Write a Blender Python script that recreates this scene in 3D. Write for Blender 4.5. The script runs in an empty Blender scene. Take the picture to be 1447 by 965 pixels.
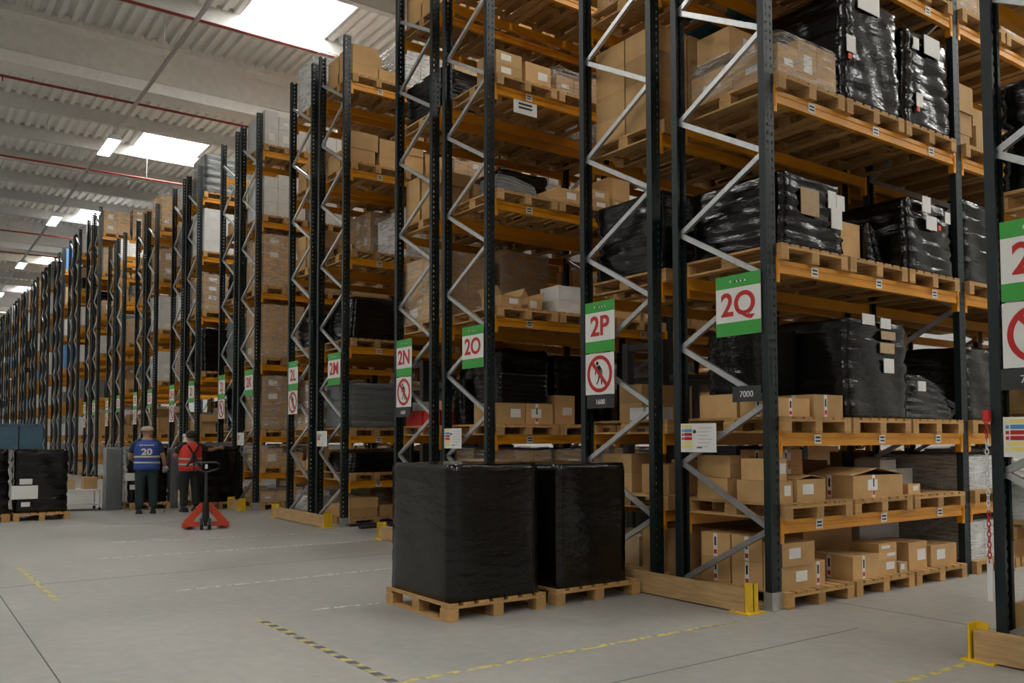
import bpy, math, random
from mathutils import Matrix, Vector
R = random.Random(7)
S = bpy.context.scene
COL = S.collection

# ------------------------------------------------------------------ camera, world, exposure, big lights
cam_d = bpy.data.cameras.new('camera'); cam = bpy.data.objects.new('camera', cam_d); COL.objects.link(cam)
fw = Vector((-0.81222439, 0.58160588, 0.04501254)); rt = Vector((0.58211412, 0.81310413, -0.00219614)); up = rt.cross(fw)
m = Matrix((rt, up, -fw)).transposed().to_4x4(); m.translation = Vector((0, -6.0506, 1.4555))
cam.matrix_world = m
cam_d.sensor_width = 36; cam_d.lens = 1222.66/1447*36; cam_d.shift_y = 81.87/1447
cam_d.clip_end = 400
S.camera = cam
W = bpy.data.worlds.new('world'); S.world = W; W.use_nodes = True
W.node_tree.nodes['Background'].inputs[0].default_value = (0.95, 0.975, 1.0, 1)
W.node_tree.nodes['Background'].inputs[1].default_value = 1.0
vs = S.view_settings; vs.view_transform = 'Standard'; vs.look = 'None'; vs.gamma = 1; vs.use_curve_mapping = False
vs.exposure = 0.85
SKY_EMIT = 11.0       # daylight through the roof lights
LAMP_EMIT = 3.0

# ------------------------------------------------------------------ materials
MATS = {}
def mat(name, col, rough=0.6, metal=0.0, var=0.0, nscale=6.0, bump=0.0, bscale=20.0, stretch=(1,1,1), rand=0.0, emit=0.0, coat=0.0, spec=0.5):
    if name in MATS: return MATS[name]
    m = bpy.data.materials.new(name); m.use_nodes = True; MATS[name] = m
    nt = m.node_tree; b = nt.nodes['Principled BSDF']
    b.inputs['Base Color'].default_value = (*col, 1); b.inputs['Roughness'].default_value = rough; b.inputs['Metallic'].default_value = metal
    b.inputs['Specular IOR Level'].default_value = spec
    if coat: b.inputs['Coat Weight'].default_value = coat
    if emit:
        b.inputs['Emission Color'].default_value = (*col, 1); b.inputs['Emission Strength'].default_value = emit
    tc = None
    def coords():
        nonlocal tc
        if tc is None:
            t = nt.nodes.new('ShaderNodeTexCoord'); mp = nt.nodes.new('ShaderNodeMapping'); mp.inputs['Scale'].default_value = stretch
            nt.links.new(t.outputs['Object'], mp.inputs['Vector']); tc = mp.outputs['Vector']
        return tc
    if var or rand:
        hs = nt.nodes.new('ShaderNodeHueSaturation'); hs.inputs['Color'].default_value = (*col, 1)
        val = None
        if var:
            n = nt.nodes.new('ShaderNodeTexNoise'); n.inputs['Scale'].default_value = nscale; n.inputs['Detail'].default_value = 4
            nt.links.new(coords(), n.inputs['Vector'])
            mr = nt.nodes.new('ShaderNodeMapRange'); mr.inputs[1].default_value = .3; mr.inputs[2].default_value = .7
            mr.inputs[3].default_value = 1-var; mr.inputs[4].default_value = 1+var
            nt.links.new(n.outputs['Fac'], mr.inputs[0]); val = mr.outputs[0]
        if rand:
            oi = nt.nodes.new('ShaderNodeObjectInfo'); mr2 = nt.nodes.new('ShaderNodeMapRange')
            mr2.inputs[3].default_value = 1-rand; mr2.inputs[4].default_value = 1+rand
            nt.links.new(oi.outputs['Random'], mr2.inputs[0])
            if val is not None:
                mu = nt.nodes.new('ShaderNodeMath'); mu.operation = 'MULTIPLY'
                nt.links.new(val, mu.inputs[0]); nt.links.new(mr2.outputs[0], mu.inputs[1]); val = mu.outputs[0]
            else: val = mr2.outputs[0]
        nt.links.new(val, hs.inputs['Value']); nt.links.new(hs.outputs['Color'], b.inputs['Base Color'])
    if bump:
        n2 = nt.nodes.new('ShaderNodeTexNoise'); n2.inputs['Scale'].default_value = bscale; n2.inputs['Detail'].default_value = 3
        nt.links.new(coords(), n2.inputs['Vector'])
        bp = nt.nodes.new('ShaderNodeBump'); bp.inputs['Strength'].default_value = bump; bp.inputs['Distance'].default_value = 0.02
        nt.links.new(n2.outputs['Fac'], bp.inputs['Height']); nt.links.new(bp.outputs['Normal'], b.inputs['Normal'])
    return m
CARD = mat('cardboard', (.50, .305, .125), .75, var=.10, nscale=5, rand=.18, bump=.1, bscale=30)
CARD2 = CARD
KRAFT = mat('kraft_paper', (.46, .33, .19), .8, var=.1)
WHITEBOX = mat('white_card', (.62, .62, .60), .6, var=.06, rand=.1)
PAPER = mat('paper', (.72, .72, .69), .6, var=.03)
TAPE = mat('packing_tape', (.34, .22, .12), .3)
REDTAPE = mat('red_print', (.50, .035, .03), .45)
REDDOT = mat('red_sticker', (.75, .06, .03), .5)
WOOD = mat('pallet_wood', (.45, .26, .095), .8, var=.22, nscale=9, stretch=(1, 6, 6), rand=.18, bump=.2, bscale=40)
PLANK = mat('guard_timber', (.46, .29, .13), .75, var=.18, nscale=4, stretch=(1, 8, 8), bump=.15, bscale=30)
BLUEWOOD = mat('blue_pallet_wood', (.03, .16, .24), .7, var=.15)
ORANGE = mat('beam_orange', (.68, .28, .008), .38, var=.08, nscale=3)
YELLOW = mat('guard_yellow', (.80, .52, .015), .45, var=.08)
GALV = mat('galvanised', (.52, .53, .53), .38, metal=.75, var=.1, nscale=15)
DARKPLATE = mat('dark_plate', (.03, .032, .034), .5)
GREEN = mat('sign_green', (.045, .34, .05), .45)
RED = mat('sign_red', (.48, .016, .013), .45)
BLACK = mat('black_print', (.012, .012, .014), .5)
BLUE = mat('print_blue', (.08, .28, .55), .5)
PYEL = mat('print_yellow', (.80, .68, .20), .5)
BWRAP = mat('black_stretch_film', (.0035, .003, .0025), .16, bump=.42, bscale=3.0, stretch=(1.5, 1.5, 6), spec=.42)
GWRAP = mat('grey_stretch_film', (.007, .0065, .006), .17, bump=.6, bscale=4, stretch=(1.5, 1.5, 5), spec=.42)
SILVER = mat('grey_shrink_film', (.14, .15, .15), .3, bump=.8, bscale=6, stretch=(1, 1, 5))
BLUEWRAP = mat('blue_film_crate', (.05, .11, .16), .3, bump=.6, bscale=5, rand=.1)
ROOF = mat('roof_sheet', (.68, .68, .655), .55, var=.05)
GIRDER = mat('girder_concrete', (.72, .70, .665), .8, var=.06)
PURLIN = mat('purlin_grey', (.50, .50, .48), .7, var=.06)
PIPE = mat('sprinkler_red', (.24, .03, .02), .5)
REDPLASTIC = mat('red_plastic', (.55, .025, .02), .4)
WHITEPLASTIC = mat('white_plastic', (.7, .7, .7), .4)
TRUCKGREY = mat('truck_dark_grey', (.035, .037, .04), .45)
JACK = mat('pallet_truck_red', (.60, .065, .02), .4)
RUBBER = mat('rubber', (.015, .015, .016), .7)
SKIN = mat('skin', (.46, .25, .17), .55)
TROUSER = mat('dark_green_trousers', (.018, .040, .038), .85)
TROUSER2 = mat('dark_trousers', (.016, .018, .016), .85)
BLUEVEST = mat('blue_vest', (.035, .08, .36), .75)
NAVY = mat('navy_shirt', (.018, .035, .085), .85)
REDVEST = mat('red_vest', (.72, .045, .03), .7)
BROWNSHIRT = mat('dark_brown_shirt', (.03, .02, .018), .85)
REFLECT = mat('reflective_band', (.45, .45, .42), .35)
CAP = mat('beige_cap', (.46, .36, .27), .85)
HAIR = mat('dark_hair', (.035, .022, .015), .7)
SKYMAT = mat('roof_light', (1.0, .985, .95), .5, emit=SKY_EMIT)
LAMPMAT = mat('lamp_diffuser', (1, .98, .94), .5, emit=LAMP_EMIT)

def film_mat():
    m = bpy.data.materials.new('clear_stretch_film'); m.use_nodes = True; nt = m.node_tree; nt.nodes.clear()
    o = nt.nodes.new('ShaderNodeOutputMaterial'); mx = nt.nodes.new('ShaderNodeMixShader'); t = nt.nodes.new('ShaderNodeBsdfTransparent')
    g = nt.nodes.new('ShaderNodeBsdfPrincipled'); g.inputs['Base Color'].default_value = (.68, .68, .68, 1); g.inputs['Roughness'].default_value = .2
    tc = nt.nodes.new('ShaderNodeTexCoord'); mp = nt.nodes.new('ShaderNodeMapping'); mp.inputs['Scale'].default_value = (1, 1, 4)
    n = nt.nodes.new('ShaderNodeTexNoise'); n.inputs['Scale'].default_value = 7; n.inputs['Detail'].default_value = 4
    mr = nt.nodes.new('ShaderNodeMapRange'); mr.inputs[1].default_value = .45; mr.inputs[2].default_value = .72; mr.inputs[3].default_value = .07; mr.inputs[4].default_value = .62
    bp = nt.nodes.new('ShaderNodeBump'); bp.inputs['Strength'].default_value = .8; bp.inputs['Distance'].default_value = .03
    L = nt.links.new
    L(tc.outputs['Object'], mp.inputs[0]); L(mp.outputs[0], n.inputs['Vector']); L(n.outputs['Fac'], mr.inputs[0]); L(n.outputs['Fac'], bp.inputs['Height'])
    L(bp.outputs[0], g.inputs['Normal']); L(mr.outputs[0], mx.inputs[0]); L(t.outputs[0], mx.inputs[1]); L(g.outputs[0], mx.inputs[2]); L(mx.outputs[0], o.inputs[0])
    return m
FILM = film_mat()
PALEBLUE = mat('pale_blue_film', (.10, .24, .48), .4)

def upright_mat():
    m = bpy.data.materials.new('upright_paint'); m.use_nodes = True; nt = m.node_tree; b = nt.nodes['Principled BSDF']
    b.inputs['Roughness'].default_value = .42
    tc = nt.nodes.new('ShaderNodeTexCoord'); sx = nt.nodes.new('ShaderNodeSeparateXYZ'); nt.links.new(tc.outputs['Object'], sx.inputs[0])
    def M(op, a, c=None):
        n = nt.nodes.new('ShaderNodeMath'); n.operation = op
        for i, v in enumerate((a, c)):
            if v is None: continue
            if isinstance(v, (int, float)): n.inputs[i].default_value = v
            else: nt.links.new(v, n.inputs[i])
        return n.outputs[0]
    fz = M('FRACT', M('DIVIDE', sx.outputs['Z'], .075))
    inz = M('LESS_THAN', M('ABSOLUTE', M('SUBTRACT', fz, .5)), .2)
    iny = M('LESS_THAN', M('ABSOLUTE', M('SUBTRACT', M('ABSOLUTE', M('SUBTRACT', sx.outputs['Y'], .06)), .03)), .008)
    geo = nt.nodes.new('ShaderNodeNewGeometry'); sn = nt.nodes.new('ShaderNodeSeparateXYZ'); nt.links.new(geo.outputs['Normal'], sn.inputs[0])
    inn = M('GREATER_THAN', M('ABSOLUTE', sn.outputs['X']), .7)
    mk = M('MULTIPLY', M('MULTIPLY', inz, iny), inn)
    b.inputs['Base Color'].default_value = (.006, .0145, .0152, 1)
    nt.links.new(M('SUBTRACT', 1.0, mk), b.inputs['Alpha'])
    return m
UPR = upright_mat()

def floor_mat():
    m = bpy.data.materials.new('concrete_floor'); m.use_nodes = True; nt = m.node_tree; b = nt.nodes['Principled BSDF']
    tc = nt.nodes.new('ShaderNodeTexCoord'); n = nt.nodes.new('ShaderNodeTexNoise'); n.inputs['Scale'].default_value = .6; n.inputs['Detail'].default_value = 8; n.inputs['Roughness'].default_value = .65
    n3 = nt.nodes.new('ShaderNodeTexNoise'); n3.inputs['Scale'].default_value = 9; n3.inputs['Detail'].default_value = 5
    cr = nt.nodes.new('ShaderNodeValToRGB'); cr.color_ramp.elements[0].position = .3; cr.color_ramp.elements[0].color = (.26, .255, .235, 1)
    cr.color_ramp.elements[1].position = .72; cr.color_ramp.elements[1].color = (.42, .41, .375, 1)
    mx = nt.nodes.new('ShaderNodeMath'); mx.operation = 'MULTIPLY_ADD'; mx.inputs[1].default_value = .35; 
    sc = nt.nodes.new('ShaderNodeMath'); sc.operation = 'MULTIPLY'; sc.inputs[1].default_value = .65
    L = nt.links.new
    L(tc.outputs['Object'], n.inputs['Vector']); L(tc.outputs['Object'], n3.inputs['Vector'])
    L(n.outputs['Fac'], sc.inputs[0]); L(n3.outputs['Fac'], mx.inputs[0]); L(sc.outputs[0], mx.inputs[2]); L(mx.outputs[0], cr.inputs[0]); L(cr.outputs[0], b.inputs['Base Color'])
    mr = nt.nodes.new('ShaderNodeMapRange'); mr.inputs[3].default_value = .3; mr.inputs[4].default_value = .55; L(n.outputs['Fac'], mr.inputs[0]); L(mr.outputs[0], b.inputs['Roughness'])
    return m
FLOOR = floor_mat()
def tape_mat(name, striped):
    m = bpy.data.materials.new(name); m.use_nodes = True; nt = m.node_tree; b = nt.nodes['Principled BSDF']; b.inputs['Roughness'].default_value = .6
    tc = nt.nodes.new('ShaderNodeTexCoord'); L = nt.links.new
    n = nt.nodes.new('ShaderNodeTexNoise'); n.inputs['Scale'].default_value = 14; n.inputs['Detail'].default_value = 4; L(tc.outputs['Object'], n.inputs['Vector'])
    cr = nt.nodes.new('ShaderNodeValToRGB'); cr.color_ramp.elements[0].position = .44; cr.color_ramp.elements[1].position = .54
    cr.color_ramp.elements[0].color = (.30, .29, .25, 1); cr.color_ramp.elements[1].color = (.62, .50, .10, 1) if striped != 'white' else (.75, .74, .70, 1)
    L(n.outputs['Fac'], cr.inputs[0])
    L(cr.outputs[0], b.inputs['Base Color'])
    return m
YTAPE = tape_mat('worn_yellow_tape', False); WTAPE = tape_mat('worn_white_line', 'white')

# ------------------------------------------------------------------ mesh helpers
class MB:
    def __init__(s): s.v = []; s.f = []; s.mi = []; s.mats = []
    def slot(s, m):
        if m not in s.mats: s.mats.append(m)
        return s.mats.index(m)
    def box(s, x0, x1, y0, y1, z0, z1, m=None, M=None):
        b = len(s.v); pts = [(x, y, z) for z in (z0, z1) for y in (y0, y1) for x in (x0, x1)]
        if M is not None: pts = [tuple(M @ Vector(q)) for q in pts]
        s.v += pts
        s.f += [tuple(b+i for i in q) for q in ((0, 2, 3, 1), (4, 5, 7, 6), (0, 1, 5, 4), (2, 6, 7, 3), (0, 4, 6, 2), (1, 3, 7, 5))]
        s.mi += [s.slot(m)]*6 if m else [0]*6
        return s
    def prism(s, pts, a, b_, axis='z', m=None):      # polygon (ccw) extruded along an axis
        n = len(pts); b = len(s.v)
        for h in (a, b_):
            for (p, q) in pts:
                s.v.append({'z': (p, q, h), 'x': (h, p, q), 'y': (p, h, q)}[axis])
        k = s.slot(m) if m else 0
        s.f.append(tuple(b+i for i in reversed(range(n)))); s.f.append(tuple(b+n+i for i in range(n)))
        for i in range(n):
            j = (i+1) % n; s.f.append((b+i, b+j, b+n+j, b+n+i))
        s.mi += [k]*(n+2); return s
    def tube(s, path, r, n=8, m=None, cap=True):
        b = len(s.v); k = s.slot(m) if m else 0; P = [Vector(p) for p in path]; rr = r if isinstance(r, (list, tuple)) else [r]*len(P)
        for i, p in enumerate(P):
            d = (P[min(i+1, len(P)-1)]-P[max(i-1, 0)]).normalized()
            a = d.cross(Vector((0, 0, 1)));  a = d.cross(Vector((1, 0, 0))) if a.length < .05 else a
            a.normalize(); c = d.cross(a)
            for j in range(n):
                t = 2*math.pi*j/n; s.v.append(tuple(p+(a*math.cos(t)+c*math.sin(t))*rr[i]))
        for i in range(len(P)-1):
            for j in range(n):
                j2 = (j+1) % n; s.f.append((b+i*n+j, b+i*n+j2, b+(i+1)*n+j2, b+(i+1)*n+j)); s.mi.append(k)
        if cap:
            s.f.append(tuple(b+j for j in reversed(range(n)))); s.f.append(tuple(b+(len(P)-1)*n+j for j in range(n))); s.mi += [k, k]
        return s
    def mesh(s, name, m=None):
        me = bpy.data.meshes.new(name); me.from_pydata(s.v, [], s.f)
        if s.mats:
            for q in s.mats: me.materials.append(q)
            me.polygons.foreach_set('material_index', s.mi)
        elif m: me.materials.append(m)
        me.update(); return me
def ob(name, me, parent=None, loc=(0, 0, 0), rot=(0, 0, 0), scale=(1, 1, 1)):
    o = bpy.data.objects.new(name, me); COL.objects.link(o); o.location = loc; o.rotation_euler = rot; o.scale = scale
    if parent: o.parent = parent
    return o
def tag(o, label, cat, group=None):
    o['label'] = label; o['category'] = cat
    if group: o['group'] = group
    return o
def thing(name, label, cat, loc=(0, 0, 0), rz=0, group=None):
    o = bpy.data.objects.new(name, None); COL.objects.link(o); o.location = loc; o.rotation_euler = (0, 0, rz); o.empty_display_size = .1
    return tag(o, label, cat, group)
def struct(o): o['kind'] = 'structure'; return o
CACHE = {}
def boxmesh(dx, dy, dz, m):          # centred in x,y, base at z=0
    k = (round(dx, 3), round(dy, 3), round(dz, 3), m.name)
    if k not in CACHE: CACHE[k] = MB().box(-dx/2, dx/2, -dy/2, dy/2, 0, dz).mesh('box', m)
    return CACHE[k]
def bpart(name, parent, x0, x1, y0, y1, z0, z1, m):
    return ob(name, boxmesh(x1-x0, y1-y0, z1-z0, m), parent, ((x0+x1)/2, (y0+y1)/2, z0))
def smooth(me):
    me.polygons.foreach_set('use_smooth', [True]*len(me.polygons)); return me
def textmesh(txt, size, m, off=.0, depth=.002):
    k = ('t', txt, size, m.name)
    if k in CACHE: return CACHE[k]
    c = bpy.data.curves.new('lettering', 'FONT'); c.body = txt; c.size = size; c.align_x = 'CENTER'; c.align_y = 'CENTER'; c.extrude = depth; c.offset = off
    o = bpy.data.objects.new('lettering', c); COL.objects.link(o); bpy.context.view_layer.update()
    me = bpy.data.meshes.new_from_object(o.evaluated_get(bpy.context.evaluated_depsgraph_get()))
    bpy.data.objects.remove(o); me.materials.clear(); me.materials.append(m); CACHE[k] = me
    return me

# ------------------------------------------------------------------ the setting
fl = struct(ob('floor', MB().box(-110, 30, -40, 45, -.2, 0).mesh('floor', FLOOR)))
JOINT = mat('joint_filler', (.10, .10, .095), .7)
bpart('joint', fl, -40, 20, .783, .792, 0, .0012, JOINT); bpart('joint', fl, -40, 20, -5.2, -5.191, 0, .0012, JOINT)
for x in (-3.9, -9.9, -15.9, -21.9): bpart('joint', fl, x-.004, x+.004, -30, 0, 0, .0012, JOINT)
DECK = 11.5; BAYX = 2.8
struct(ob('wall_back', MB().box(-90, 22, 24, 24.2, 0, 12).mesh('wall', mat('wall_panel', (.42, .42, .41), .7))))
struct(ob('wall_far', MB().box(-90.2, -90, -40, 24.2, 0, 12).mesh('wall', MATS['wall_panel'])))
struct(ob('wall_front', MB().box(-90, 22, -22.2, -22, 0, 12).mesh('wall', MATS['wall_panel']))); struct(ob('wall_right', MB().box(21.8, 22, -22, 24, 0, 12).mesh('wall', MATS['wall_panel'])))
ceil = struct(thing('ceiling', 'profiled roof deck', 'ceiling')); del ceil['category']
X_P0 = -20.2 + 15*BAYX
SKY_Y = [(-18.6, -16.5, 0), (-9.1, -7.0, 2), (.43, 2.53, 0), (5.2, 7.3, 2), (9.9, 12.0, 0), (14.6, 16.7, 2), (19.4, 21.5, 0)]
def in_frame(q):
    v = Vector(q)-Vector((0, -6.0506, 1.4555)); z = v.dot(fw)
    if z <= 0: return False
    return -30 < 723.5+1222.66*v.dot(rt)/z < 1477 and -30 < 564.37-1222.66*v.dot(up)/z < 995
def deck_mesh(x0, x1, y0, y1):
    b = MB(); n = max(1, round((y1-y0)/.28)); w = (y1-y0)/n
    for i in range(n):
        a = y0+i*w
        pr = [(a, DECK+.09), (a+w*.35, DECK+.09), (a+w*.45, DECK), (a+w*.9, DECK), (a+w, DECK+.09)]
        k = len(b.v)
        for (y, z) in pr: b.v += [(x0, y, z), (x1, y, z)]
        for q in range(4): b.f.append((k+2*q, k+2*q+1, k+2*q+3, k+2*q+2)); b.mi.append(0)
    return b.mesh('roof_panel', ROOF)
for i in range(0, 39):
    x1 = X_P0 - i*BAYX; x0 = x1-BAYX
    sky = [(a, c) for (a, c, o_) in SKY_Y if (i-14) % 4 == o_]
    y = -22
    for (a, c) in sky:
        ob('roof_panel', deck_mesh(x0, x1, y, a), ceil)
        seen = any(in_frame((px, py, DECK)) for px in (x0, (x0+x1)/2, x1) for py in (a, (a+c)/2, c))
        k = bpart('roof_light' if seen else 'roof_light_offscreen', ceil, x0+.14, x1-.14, a, c, DECK+.1, DECK+.12, SKYMAT)
        kb = bpart('roof_light_kerb', ceil, x0, x1, a-.04, a, DECK, DECK+.12, ROOF); bpart('roof_light_kerb', ceil, x0, x1, c, c+.04, DECK, DECK+.12, ROOF)
        y = c
    ob('roof_panel', deck_mesh(x0, x1, y, 24), ceil)
    # purlins, and a deep white girder every eighth bay
    if (i - 15) % 8 == 0:
        g = MB().prism([(x0-.35, DECK-1.32), (x0+.3, DECK-1.32), (x0+.3, DECK-1.05), (x0+.12, DECK-.95), (x0+.12, DECK-.25), (x0+.3, DECK-.12), (x0+.3, DECK+.1), (x0-.35, DECK+.1), (x0-.35, DECK-.12), (x0-.17, DECK-.25), (x0-.17, DECK-.95), (x0-.35, DECK-1.05)], -22, 24, 'y')
        ob('girder', g.mesh('girder', GIRDER), ceil)
    else:
        ob('purlin', MB().prism([(x0-.09, DECK-.36), (x0+.09, DECK-.36), (x0+.13, DECK+.1), (x0-.13, DECK+.1)], -22, 24, 'y').mesh('purlin', PURLIN), ceil)
def pipe(x, z, side):
    o = tag(ob('sprinkler_pipe', MB().tube([(0, -22, 0), (0, 24, 0)], .032, 10).mesh('pipe', PIPE), None, (x, 0, z)), 'thin red sprinkler pipe hung %s' % side, 'pipe', 'sprinkler pipes')
    for k in range(-7, 8):
        y = k*3.0+.7
        if x < -50 and k > 3: continue
        ob('hanger', MB().box(-.008, .008, -.008, .008, 0, DECK-z).mesh('hanger', GALV), o, (0, y, .03))
        ob('sprinkler_head', MB().tube([(0, 0, 0), (0, 0, -.10)], [.02, .012], 6).mesh('head', PIPE), o, (0, y+1.2, -.03))
for x, side in ((-18.2, 'below the roof light nearest the white girder'), (-23.75, 'along the white roof girder'), (-30.5, 'under the grey roof purlins'), (-41.5, 'under the far roof purlins'), (-46.3, 'along the far white girder')):
    pipe(x, 10.2, side)
# cable tray with lamps over the cross aisle
tr = tag(ob('cable_tray', MB().box(-85, 6, -.04, .04, 0, .05).mesh('tray', GALV), None, (0, -1.2, 9.98)), 'long thin grey cable tray hung over the cross aisle', 'cable tray')
for k in range(14): ob('hanger', MB().box(-.006, .006, -.006, .006, 0, DECK-10.03).mesh('hanger', GALV), tr, (2-k*5.6, 0, .05))
for i, x in enumerate((-26.6, -36.9, -47.3, -57.6)):
    o = thing('ceiling_lamp', 'white strip lamp hung under the cable tray', 'lamp', (x, -1.2, 9.81), 0, 'lamps under the cable tray')
    ob('housing', MB().prism([(-.17, .06), (-.19, 0), (.19, 0), (.17, .06), (.1, .14), (-.1, .14)], -.85, .85, 'x').mesh('housing', WHITEPLASTIC), o)
    bpart('diffuser', o, -.82, .82, -.16, .16, -.015, 0, LAMPMAT)
    for s in (-.5, .5): bpart('bracket', o, s-.02, s+.02, -.02, .02, .14, .17, GALV)

# ------------------------------------------------------------------ racks
BT = [0, .75, 1.5, 3.0, 4.5, 6.0, 7.5, 9.0]
LEVEL = ['floor level', 'first level', 'second level', 'third level', 'fourth level', 'fifth level', 'sixth level', 'seventh level']
BAY = ['end bay', 'second bay', 'third bay']
SLOT = ['outer slot', 'middle slot', 'inner slot']
FRD = 1.1; PER = 4.289; BLEN = 3.2
ORD = 'first second third fourth fifth sixth seventh eighth ninth tenth eleventh twelfth thirteenth fourteenth fifteenth sixteenth'.split()
class Row: pass
ROWS = []
def add_row(letter, x0, x1, aisle, idx, bays, h=8.28):
    r = Row(); r.n = letter; r.x0 = x0; r.x1 = x1; r.aisle = aisle; r.idx = idx; r.bays = bays; r.h = h; r.xc = (x0+x1)/2
    r.where = ('row '+letter) if letter else 'the distant rows beyond row 2B'
    ROWS.append(r); return r
add_row('2R', -2.88, -1.78, -1, -1, 1)
LET = 'QPONMLKJIHGFEDCB'
for k in range(16):
    X = -4.697-PER*k
    l1 = '2'+LET[2*k] if k < 8 else ''; l2 = '2'+LET[2*k+1] if k < 8 else ''
    h = 8.28 if k < 7 else 10.1
    nb = 3 if k < 3 else (2 if k < 5 else 1)
    add_row(l1, X-FRD, X, 1, k, nb, h); add_row(l2, X-2*FRD-.2722, X-FRD-.2722, -1, k, nb, h)
ROW = {r.n: r for r in ROWS if r.n}

UPM = {}
def upright_mesh(h, flip):
    k = (h, flip)
    if k not in UPM:
        a, w, t = .07, .12, .006
        pr = [(0, 0), (a, 0), (a, .035), (a-t, .035), (a-t, t), (t, t), (t, w-t), (a-t, w-t), (a-t, w-.035), (a, w-.035), (a, w), (0, w)]
        if flip: pr = [(-p, q) for p, q in reversed(pr)]
        UPM[k] = MB().prism(pr, 0, h, 'z').mesh('upright', UPR)
    return UPM[k]
NL = [.13+1.09*i for i in range(10)]; NR = [.675+1.09*i for i in range(10)]
def strut(b, p, q, m=None):
    p = Vector(p); q = Vector(q); d = (q-p); n = d.length; d.normalize()
    yv = Vector((0, 1, 0)); z = d.cross(yv); M = Matrix((d, yv, z)).transposed().to_4x4(); M.translation = p
    b.box(0, n, -.006, .030, .018, .024, m, M); b.box(0, n, -.006, .030, -.024, -.018, m, M); b.box(0, n, -.006, 0, -.018, .018, m, M)
def frame(r, y, bay, detail):
    end = bay == 0; f = r.root; x = 0
    for xx, fl_ in ((0, False), (FRD, True)):
        u = ob('upright', upright_mesh(r.h, fl_), f, (xx, y, 0)); c = -.035 if fl_ else .035
        bpart('base_plate', u, c-.075, c+.075, -.02, .15, 0, .008, GALV)
        if end and r.idx < 4 and (fl_ == (r.aisle > 0)): bpart('foot_sleeve', u, c-.045, c+.045, -.012, .132, .008, .15, GALV)
    segs = []
    for i in range(10):
        if NR[i] < r.h-.1: segs.append(((.05, .05, NL[i]), (FRD-.05, .05, NR[i])))
        if i+1 < 10 and NL[i+1] < r.h-.1: segs.append(((FRD-.05, .05, NR[i]), (.05, .05, NL[i+1])))
    if detail:
        for i, (a, c) in enumerate(segs):
            key = ('strut', i)
            if key not in CACHE: b = MB(); strut(b, a, c); CACHE[key] = b.mesh('strut', GALV)
            st = ob('strut', CACHE[key], f, (0, y, 0))
            ob('bolt', BOLT, st, a)
    else:
        key = ('segs', r.h)
        if key not in CACHE:
            b = MB()
            for a, c in segs: strut(b, a, c)
            CACHE[key] = b.mesh('struts', GALV)
        ob('strut_lattice', CACHE[key], f, (0, y, 0))
BOLT = MB().tube([(0, -.012, 0), (0, 0, 0)], .014, 6).mesh('bolt', GALV)
def beam_mesh(face):
    k = ('beam', face)
    if k not in CACHE:
        L = BLEN-.12; b = MB(); w = .05; x0, x1 = (-w, 0) if face > 0 else (0, w); i = .008
        o1 = x1-i if face > 0 else x1; o0 = x0 if face > 0 else x0+i
        b.prism([(x0, -.115), (x0, -.075), (o0, -.07), (o0, -.045), (x0, -.04), (x0, 0), (x1, 0), (x1, -.04), (o1, -.045), (o1, -.07), (x1, -.075), (x1, -.115)], 0, L, 'y')
        CACHE[k] = b.mesh('beam', ORANGE)
    return CACHE[k]
CONN = MB().box(-.055, .006, 0, .045, -.20, .03).box(.002, .012, .012, .03, -.15, -.02).mesh('connector', ORANGE)
LOCL = MB().box(-.002, .002, -.05, .05, 0, .085, PAPER).box(-.003, .003, -.035, .035, .05, .066, BLACK).box(-.003, .003, -.035, .035, .02, .034, BLACK).mesh('location_label')
STUFF = {}
def stuff(kind, args, m):
    STUFF.setdefault(kind, MB()).box(*args, m)
def beams(r, bay, lev, detail):
    y = bay*BLEN+.12; z = BT[lev]
    for face in (r.aisle, -r.aisle):
        x = FRD if face > 0 else 0
        o = ob('beam', beam_mesh(face), r.root, (x-.002*face, y, z))
        if r.idx >= 6: continue
        for yy in (0, BLEN-.12-.045):
            c = ob('connector', CONN, o, (0, yy, 0))
            if face < 0: c.scale = (-1, 1, 1)
        if bay == 0 and r.idx < 3 and face == r.aisle:
            for q in range(3): ob('location_label', LOCL, o, (face*.001, .55+q*1.02, -.10))
def row_levels(r): return [l for l in range(1, 8) if BT[l] < r.h-.4]
for r in ROWS:
    r.root = thing('pallet_rack', ('tall dark-posted pallet rack with orange beams, the row signed '+r.n) if r.n else 'very tall dark-posted pallet rack, %s one past row 2B' % ORD[(r.idx-8)*2+(r.aisle < 0)], 'pallet rack', (r.x0, 0, 0), 0, 'pallet racks')
    for b in range(r.bays+1): frame(r, b*BLEN, b, r.idx < 3 and b == 0)
    for b in range(r.bays):
        for l in row_levels(r): beams(r, b, l, b == 0 and r.idx < 2)

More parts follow.
